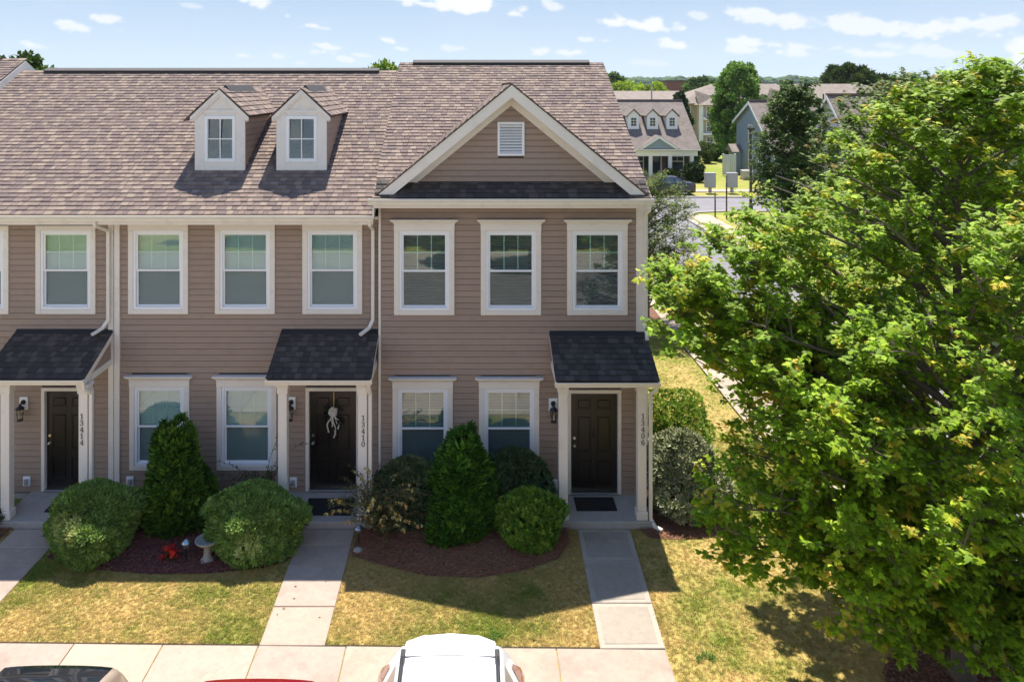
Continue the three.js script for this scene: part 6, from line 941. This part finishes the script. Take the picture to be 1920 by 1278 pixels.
for (const [i, [x, z, r, h]] of [[19.85, -53.6, 0.9, 1.5], [17.9, -54.2, 0.6, 0.8], [30, -72.5, 1.4, 1.6], [27.6, -74, 1.2, 1.5], [25.5, -71, 1.6, 2.1]].entries()) farTree('far_bush', ['large dark clipped bush right of the cottage door', 'low dark bush under the cottage porch', 'green bush at the foot of the tall tree', 'small bush behind the cottage by the white cars', 'pale green bush left of the tall tree foot'][i], [x, z], { seed: 80 + i, h, rx: r, low: 0.1, n: 900, size: 0.55, cols: i < 2 ? [[0.03, 0.06, 0.015], [0.045, 0.085, 0.018]] : G4, shape: 'round', category: 'bush', lumps: 24 });
// low woods and hills on the horizon
{
  const r = rng(99), b = B(), nx = 90, ridge = (f, row) => (10 + 17 * row) * (0.72 + 0.4 * vn(f * 9 + row * 7, row + 3, 300, 3)) ;
  for (let row = 0; row < 4; row++) for (let i = 0; i < nx; i++) { const X = (j) => -2300 + j / nx * 4600, Z = (q) => -900 - q * 520, Y = (j, q) => q < 1 ? -0.5 : ridge(j / nx, q / 3.2); b.quad([X(i), Y(i, row), Z(row)], [X(i + 1), Y(i + 1, row), Z(row)], [X(i + 1), Y(i + 1, row + 1), Z(row + 1)], [X(i), Y(i, row + 1), Z(row + 1)]); }
  struct('hills', b.build('hills', std(0.055, 0.1, 0.022, 1), scene));
  const blob = new THREE.IcosahedronGeometry(1, 2), p = blob.attributes.position; for (let i = 0; i < p.count; i++) { const k = 0.8 + 0.45 * vn(p.getX(i) * 4 + 40, p.getY(i) * 4 + p.getZ(i) * 3 + 40, 100, 6); p.setXYZ(i, p.getX(i) * k, p.getY(i) * k * 0.85, p.getZ(i) * k); } blob.computeVertexNormals(); blob.deleteAttribute('uv');
  const list = []; for (let i = 0; i < 5200; i++) { const q = 0.6 + 3.4 * r(), f = r(), x = -2300 + f * 4600, z = -900 - q * 520, y = q < 1 ? 0 : ridge(f, q / 3.2), s = 7 + 7 * r(); list.push([V(x, y + s * 0.25, z), new THREE.Quaternion().setFromEuler(new THREE.Euler(0, r() * 6, 0)), V(s * 1.2, s * (0.7 + 0.5 * r()), s * 1.2), shade([[0.05, 0.095, 0.02], [0.07, 0.12, 0.024], [0.04, 0.075, 0.018]], r)]); }
  tag(instances('far_woods', blob, std(1, 1, 1, 1), list, scene), 'green woods along the low hills on the horizon', 'woods', null, 'stuff');
  const mid = []; for (let i = 0; i < 1500; i++) { const z = -330 - 520 * r(), x = (r() - 0.5) * 1500, s = 3.2 + 2.6 * r(); mid.push([V(x, s * 0.4, z), new THREE.Quaternion().setFromEuler(new THREE.Euler(0, r() * 6, 0)), V(s * 1.25, s * (0.8 + 0.5 * r()), s * 1.25), shade([[0.075, 0.135, 0.025], [0.12, 0.18, 0.03], [0.06, 0.1, 0.025]], r)]); }
  tag(instances('middle_woods', blob, std(1, 1, 1, 1), mid, scene), 'green woods in the flat middle distance', 'woods', null, 'stuff');
}
// across the parking lot, out of the picture: what the windows mirror
{
  for (const [i, x] of [-16, 0.5].entries()) { const h = thing('townhouse_opposite', ['pale townhouse across the parking lot, mirrored in the left windows', 'pale townhouse across the parking lot, mirrored in the end house windows'][i], 'townhouse', [x, 0, 40]); B().box(x - 8, x + 8, 0, 5.8, 40, 50).build('wall', F.beige, h); gableX(B(), x - 8.3, x + 8.3, 39.5, 5.8, 45, 8.6, 50.5, 5.8, 0.2).build('roof', F.roof, h); for (let k = 0; k < 5; k++) for (const y of [0.8, 3.8]) { const b = B(), X = x - 6.4 + k * 3.2; b.box(X - 0.5, X + 0.5, y, y + 1.6, 39.95, 39.99); b.build('window', F.glass, h); B().box(X - 0.62, X + 0.62, y - 0.12, y - 0.001, 39.9, 39.999).build('sill', F.white, h); } }
  for (const [i, [x, z]] of [[-0.6, 20.6], [2.6, 19.8], [12, 26.5]].entries()) farTree('lot_tree', ['small lot tree behind the viewer mirrored in the left upper end window', 'small lot tree behind the viewer mirrored in the right upper end window', 'green tree beyond the parking lot behind the viewer on the right'][i], [x, z], { seed: 110 + i, h: i < 2 ? 6.2 : 8.2, rx: i < 2 ? 1.5 : 3, low: 1.6, n: 2600, size: i < 2 ? 0.6 : 1, cols: G1 });
}
farTree('hedge', 'long hedge beyond the parking lot mirrored in the upper windows', [-2, 25.5], { seed: 121, h: 3.6, rx: 15, rz: 0.9, low: 0.2, n: 7000, cols: G1, shape: 'round', lumps: 150, category: 'hedge' });
scene.fog = new THREE.FogExp2(new THREE.Color().setRGB(0.72, 0.86, 1.0), 0.0001);
renderer.render(scene, camera);
